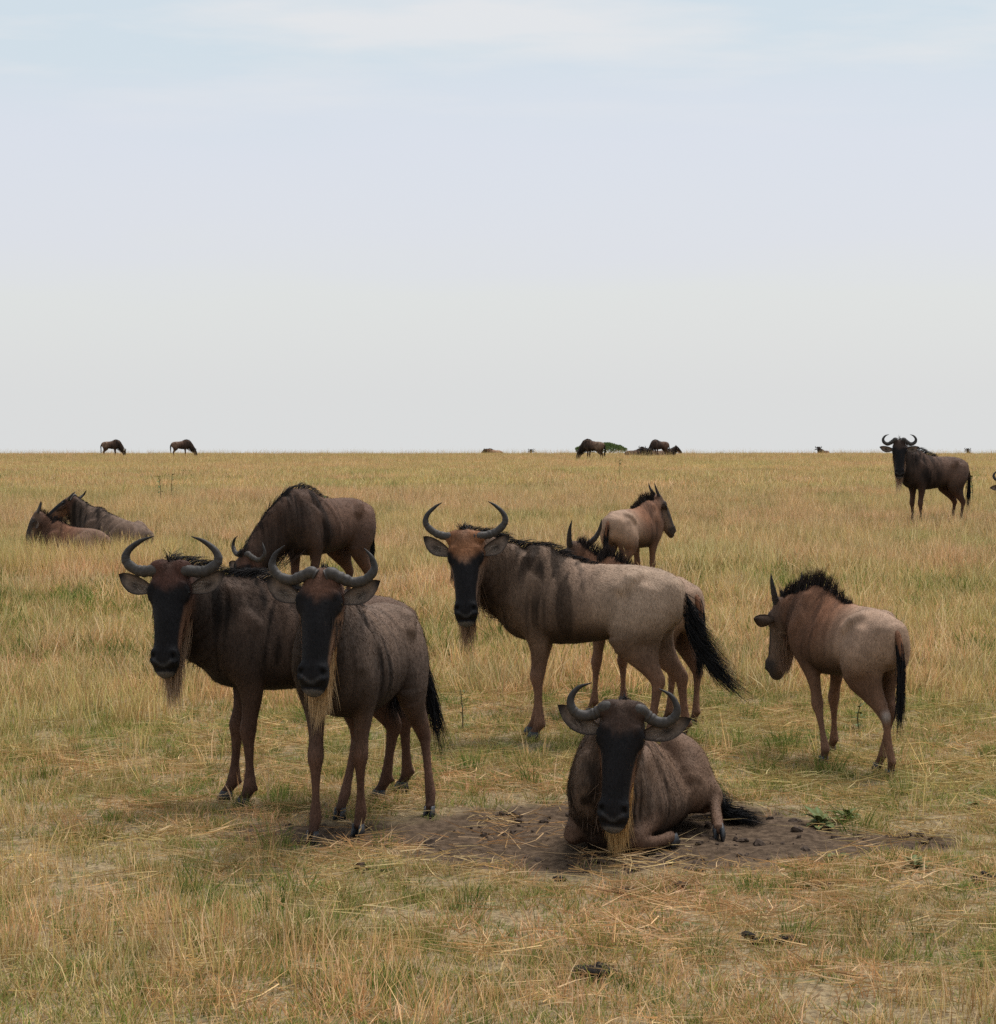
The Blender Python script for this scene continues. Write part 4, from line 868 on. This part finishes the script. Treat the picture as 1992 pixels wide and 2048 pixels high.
grn = [blades(52, .085, .025, .09, .0045, GREEN * 1.2, lean=.7, droop=1.0) for _ in range(4)] + [blades(40, .06, .08, .20, .0045, GREEN[:3], lean=.45, droop=.9) for _ in range(2)] + [blades(60, .2, .08, .24, .010, GREEN, lean=.5, droop=.9) for _ in range(3)]
P, R, S_, K = [], [], [], []
x, y = wedge(6.3, 17, 70); g = fbm(x * .9 + 7, y * .9, 71, 3); d = dirt_mask(x, y)
k = (gr.uniform(0, 1, len(x)) < .30 + .85 * smooth(.40, .60, g + .14 * cropped(x, y))) & (gr.uniform(0, 1, len(x)) > d * 1.02) & (np.hypot((x - .5) / .75, (y - 9.95) / .5) > 1); x, y = x[k], y[k]
put(x, y, gr.uniform(.6, 1.15, len(x)), np.where(gr.uniform(0, 1, len(x)) < .06, gr.integers(4, 6, len(x)), gr.integers(0, 4, len(x))))
x, y = wedge(16, 75, 9); k = gr.uniform(0, 1, len(x)) < .10 + .8 * smooth(.45, .62, fbm(x * .5, y * .5, 73, 3)); x, y = x[k], y[k]
put(x, y, gr.uniform(.7, 1.2, len(x)), gr.integers(6, 9, len(x)))
scatter('green_grass', 'short green grass growing through the dry sward', grn, M_GREEN, np.vstack(P), np.vstack(R), np.concatenate(S_), np.concatenate(K))

lit = [flat_straw(24, .16, .06, .26, .0042) for _ in range(5)]
x, y = wedge(6.3, 18, 34); d = dirt_mask(x, y); k = gr.uniform(0, 1, len(x)) < (.35 + .40 * cropped(x, y)) * (1 - .75 * d); x, y = x[k], y[k]
p, r, s, k = finish(x, y, gr.uniform(.6, 1.2, len(x)), gr.integers(0, 5, len(x)), .04)
scatter('straw_litter', 'broken dry straw lying flat on the short turf and soil', lit, M_DRY, p, r, s, k)

stk = [stalks(int(q)) for q in (1, 2, 3, 2, 1)]
x, y = wedge(6.3, 40, 3.0); k = (dirt_mask(x, y) < .3) & (gr.uniform(0, 1, len(x)) < (1 - cropped(x, y)) * smooth(.3, .6, fbm(x * .5, y * .5, 81)) * 1.2) & (np.hypot(x - .55, y - 9.6) > 1.1); x, y = x[k], y[k]
p, r, s, k = finish(x, y, gr.uniform(.55, 1.05, len(x)), gr.integers(0, 5, len(x)), .15)
bx_, by_ = gr.normal(-1.72, .10, 16), gr.normal(18.3, .2, 16)                 # a knot of tall pale stems before the grazing one
p = np.vstack([p, np.stack([bx_, by_, ground_z(bx_, by_)], 1)]); r = np.vstack([r, gr.normal(0, .12, (16, 3))]); s = np.concatenate([s, gr.uniform(1.2, 1.75, 16)]); k = np.concatenate([k, gr.integers(0, 5, 16)])
scatter('seeding_stalks', 'tall dry seed stalks rising above the sward', stk, M_DRY, p, r, s, k)
# ------------------------------------------------------------------ flat topped tree beyond the brow
M_BARK = col_material('bark', .9, .05, 12, .3, .02)
M_LEAF = grass_material('acacia_leaf', (.8, .9, .8), (1.15, 1.05, 1.0), .8, .2)
M_WEED = col_material('weed_leaf', .75, .12, 30, .2)
M_DUNG = col_material('dung', .85, .1, 40, .35, .01)
tr = np.random.default_rng(5)
def acacia(u, d, hgt, wid, label):
    x, y = px_at(u, d); z = float(ground_z(x, y)); root = bpy.data.objects.new('acacia_tree', None); COL.objects.link(root); root.location = (x, y, z - .05)
    tag(root, label, 'tree')
    V, Fq, C = [], [], []; o = 0; tips = []
    def add(P, rad):
        nonlocal o
        v, f = tube(P, rad, 8); V.append(v); Fq.extend([[i + o for i in q] for q in f]); o += len(v)
    fork = np.array([.1, 0, hgt * .42]); add(catmull([(0, 0, 0), (.06, .03, hgt * .2), fork], 4), np.linspace(.17, .12, 9))
    for k in range(7):
        a = k * .9 + tr.uniform(-.2, .2); q = wid * .5 * tr.uniform(.45, .85); e = np.array([math.cos(a) * q, math.sin(a) * q, hgt * tr.uniform(.76, .86)])
        mid = fork * .5 + e * .5 + np.array([0, 0, .1]); add(catmull([fork, mid, e], 4), np.linspace(.09, .02, 9)); tips.append(e)
        for _ in range(3):
            e2 = mid + (e - mid) * tr.uniform(.2, .8) + np.array([tr.normal(0, .35), tr.normal(0, .35), tr.uniform(.15, .4)]); add(np.array([mid, (mid + e2) / 2, e2]), [.04, .03, .012])
    V = np.vstack(V); obj('trunk', new_mesh('trunk', V, Fq, M_BARK, np.tile([[.10, .075, .055]], (len(V), 1))), root)
    n = 9000; a = tr.uniform(0, 2 * np.pi, n); q = np.sqrt(tr.uniform(0, 1, n)); edge = wid * .5 * (.82 + .3 * vnoise(a * 2.2, a * 0, 3))
    xx, yy = q * edge * np.cos(a), q * edge * np.sin(a)
    top = hgt * (.99 - .17 * q ** 2) + .35 * (fbm(xx * 1.3 + 9, yy * 1.3, 8) - .5); zz = top - tr.exponential(.16, n) - .10 * q * tr.uniform(0, 1, n)
    keep = fbm(xx * 1.1, yy * 1.1 + 4, 18) > .33; ctr = np.stack([xx, yy, zz], 1)[keep]; n = len(ctr)
    u1 = unit(tr.normal(size=(n, 3))); v1 = unit(np.cross(u1, tr.normal(size=(n, 3)))); s1, s2 = tr.uniform(.05, .11, (n, 1)), tr.uniform(.025, .05, (n, 1))
    LV = np.stack([ctr - u1 * s1, ctr + v1 * s2, ctr + u1 * s1, ctr - v1 * s2], 1).reshape(-1, 3); lf = np.arange(4 * n).reshape(n, 4)
    lc = np.repeat(np.array([(.09, .12, .05), (.12, .15, .065), (.07, .10, .045)])[tr.integers(0, 3, n)], 4, 0)
    cr_ = obj('crown', new_mesh('crown', LV, lf, M_LEAF, lc, False), root)
acacia(1203, 262, 3.85, 6.0, 'low flat topped acacia tree rising from beyond the brow')

# ------------------------------------------------------------------ broad leaved weeds
def leaf_mesh(L_, W_, curl=.3, fold=.25):
    nu, nv = 7, 5; V = []
    for i in range(nu):
        u = i / (nu - 1); w = W_ * math.sin(math.pi * min(1, (u * .93 + .06))) ** .8 * (1 - .25 * u)
        for j in range(nv):
            v = j / (nv - 1) * 2 - 1
            V.append((u * L_, v * w, fold * abs(v) * w + curl * L_ * (.55 * u - u * u) + .03 * L_ * math.sin(u * 19) * abs(v)))
    f = [[i * nv + j, (i + 1) * nv + j, (i + 1) * nv + j + 1, i * nv + j + 1] for i in range(nu - 1) for j in range(nv - 1)]
    c = np.tile([[.095, .108, .034]], (len(V), 1)); c[2::5] = (.12, .16, .07)
    return new_mesh('leaf', np.array(V), f, M_WEED, c)
LEAVES = [leaf_mesh(.15, .036), leaf_mesh(.12, .032, .5), leaf_mesh(.09, .028, .6)]
SMALL = [leaf_mesh(.06, .012), leaf_mesh(.045, .010, .2)]
def weed(pos, label, n=14, up=.5, s=1.0, stem=.0, leaves=LEAVES, group=None):
    root = bpy.data.objects.new('leafy_weed', None); COL.objects.link(root); root.location = (pos[0], pos[1], float(near_z(np.array([pos[0]]), np.array([pos[1]]))[0]) - .005); root.scale = (s, s, s)
    root.rotation_euler = (0, 0, tr.uniform(0, 6)); tag(root, label, 'weed', group)
    hs = max(stem, .03); sp = catmull([(0, 0, -.01), (.02, .0, hs * .5), (.0, .015, hs)], 3); v, f = tube(sp, np.linspace(.006, .003, len(sp)), 6)
    obj('stem', new_mesh('stem', v, f, M_WEED, np.tile([[.13, .10, .05]], (len(v), 1))), root)
    for k in range(n):
        lf = obj('leaf', leaves[k % len(leaves)], root); h = k / n
        lf.location = (tr.normal(0, .006), tr.normal(0, .006), .012 + h * hs * .98); lf.rotation_euler = (tr.normal(0, .15), -up * (.3 + 1.2 * h) * tr.uniform(.6, 1.2), k * 2.4 + tr.normal(0, .2)); q = tr.uniform(.75, 1.15) * (1 - .3 * h); lf.scale = (q, q, q)
weed(px(1645, 1655), 'broad leaved green weed at the edge of the bare soil', 16, .55, 1.0)
weed(px(1700, 1648), 'smaller broad leaved weed leaning out beside a larger one', 11, .5, .85)
weed(px(1838, 1752), 'low rosette of pointed green leaves on short turf', 15, .7, .75)
weed(px(1960, 1622), 'single broad weed with few leaves in the short green turf', 6, .4, .8)
weed(px(1725, 1470), 'upright leafy weed growing under the young wildebeest walking away', 14, .5, .9, .22, SMALL + LEAVES[2:])
weed(px(925, 1470), 'thin stemmed leafy weed between the foremost wildebeest and the pale broadside one', 14, .5, .9, .30, SMALL)
weed(px(1345, 1735), 'tiny weed sprouting before the folded foreleg of the lying wildebeest', 9, .6, .6, .0, SMALL)
weed(px(1680, 1730), 'flattened green weed in trodden straw', 9, .3, .7)
for q, (u, d, lb) in enumerate([(1945, 41, 'lanky dark weed standing in hay behind the dark standing bull'), (650, 33, 'lanky dark weed in the hay beyond the grazing humped one'), (318, 41, 'lanky dark weed in hay under the second skyline grazer'), (345, 42, 'lanky weed with drooping leaves beside another in far hay'), (1240, 60, 'far lanky weed below the distant lying group')]):
    weed(px_at(u, d), lb, 18, .5, 1.4, .42, SMALL + LEAVES[2:])

# ------------------------------------------------------------------ droppings
def dung(pos, label, n=9, r=.035, spread=.09, col=(.022, .017, .014)):
    root = bpy.data.objects.new('dung_pile', None); COL.objects.link(root); z = float(near_z(np.array([pos[0]]), np.array([pos[1]]))[0]); root.location = (pos[0], pos[1], z); tag(root, label, 'dung')
    for k in range(n):
        a = np.linspace(0, np.pi, 7); bb = np.linspace(0, 2 * np.pi, 9, endpoint=False); q = r * .62 * tr.uniform(.6, 1.2)
        V = np.array([[math.sin(i) * math.cos(j), math.sin(i) * math.sin(j), .75 * math.cos(i)] for i in a for j in bb]); V = V * np.array([1.2, 1, .8]) * q * (1 + .7 * (tr.uniform(0, 1, (len(V), 1)) - .5)); V[:9] = V[:9].mean(0); V[-9:] = V[-9:].mean(0)
        f = [[i * 9 + j, (i + 1) * 9 + j, (i + 1) * 9 + (j + 1) % 9, i * 9 + (j + 1) % 9] for i in range(6) for j in range(9)]
        o = obj('dung_lump', new_mesh('dung_lump', V, f, M_DUNG, np.tile([col], (len(V), 1))), root); o.location = (tr.normal(0, spread * .5), tr.normal(0, spread * .5), q * .35 + (.02 if k > 5 else 0))
dung(px(1195, 1962), 'black dropping heap in dry grass before everything else', 11, .045, .09)
dung(px(1535, 1900), 'flat dark dropping heap by the turf edge in front of the soil', 8, .035, .12)
dung(px(1250, 1790), 'small black dropping heap below the golden bearded one', 6, .03, .05)
dung(px(1370, 1795), 'reddish brown dropping heap on cropped turf', 7, .035, .06, (.05, .03, .02))
dung(px(1655, 1783), 'crumbled reddish dropping on short green turf', 6, .03, .06, (.07, .04, .025))
dung(px(1118, 1768), 'lone black dropping just in front of the soil', 3, .032, .03)
dung(px(730, 1752), 'brown dropping heap by the foremost hooves', 8, .035, .06, (.055, .035, .025))
dung(px(1985, 1770), 'dark dropping half hidden in turf beside the pointed leaf rosette', 8, .035, .07)
dung(px(1960, 1098), 'far dark dropping in tall hay', 6, .06, .1)
# dark clods of trodden soil
cl = []
for _ in range(4):
    V = unit(tr.normal(size=(14, 3))); 
    a = np.linspace(0, np.pi, 5); bb = np.linspace(0, 2 * np.pi, 7, endpoint=False); V = np.array([[math.sin(i) * math.cos(j), math.sin(i) * math.sin(j), .6 * math.cos(i)] for i in a for j in bb]); V *= .022 * (1 + .5 * (tr.uniform(0, 1, (len(V), 1)) - .5)); V[:7] = V[:7].mean(0); V[-7:] = V[-7:].mean(0)
    f = [[i * 7 + j, (i + 1) * 7 + j, (i + 1) * 7 + (j + 1) % 7, i * 7 + (j + 1) % 7] for i in range(4) for j in range(7)]
    cl.append((V, f, np.tile([[.065, .045, .033]], (len(V), 1))))
x, y = gr.uniform(-2, 2.6, 5000), gr.uniform(9.3, 12.3, 5000); k = gr.uniform(0, 1, 5000) < smooth(.1, .6, dirt_mask(x, y)) * smooth(.4, .65, fbm(x * 3, y * 3, 91)) * .6; x, y = x[k], y[k]
p, r, s, k = finish(x, y, gr.exponential(.3, len(x)) + .15, gr.integers(0, 4, len(x)), .5)
scatter('soil_clods', 'crumbs and clods of trodden brown soil', cl, M_DUNG, p, r, np.minimum(s, 1.6), k)
herd()
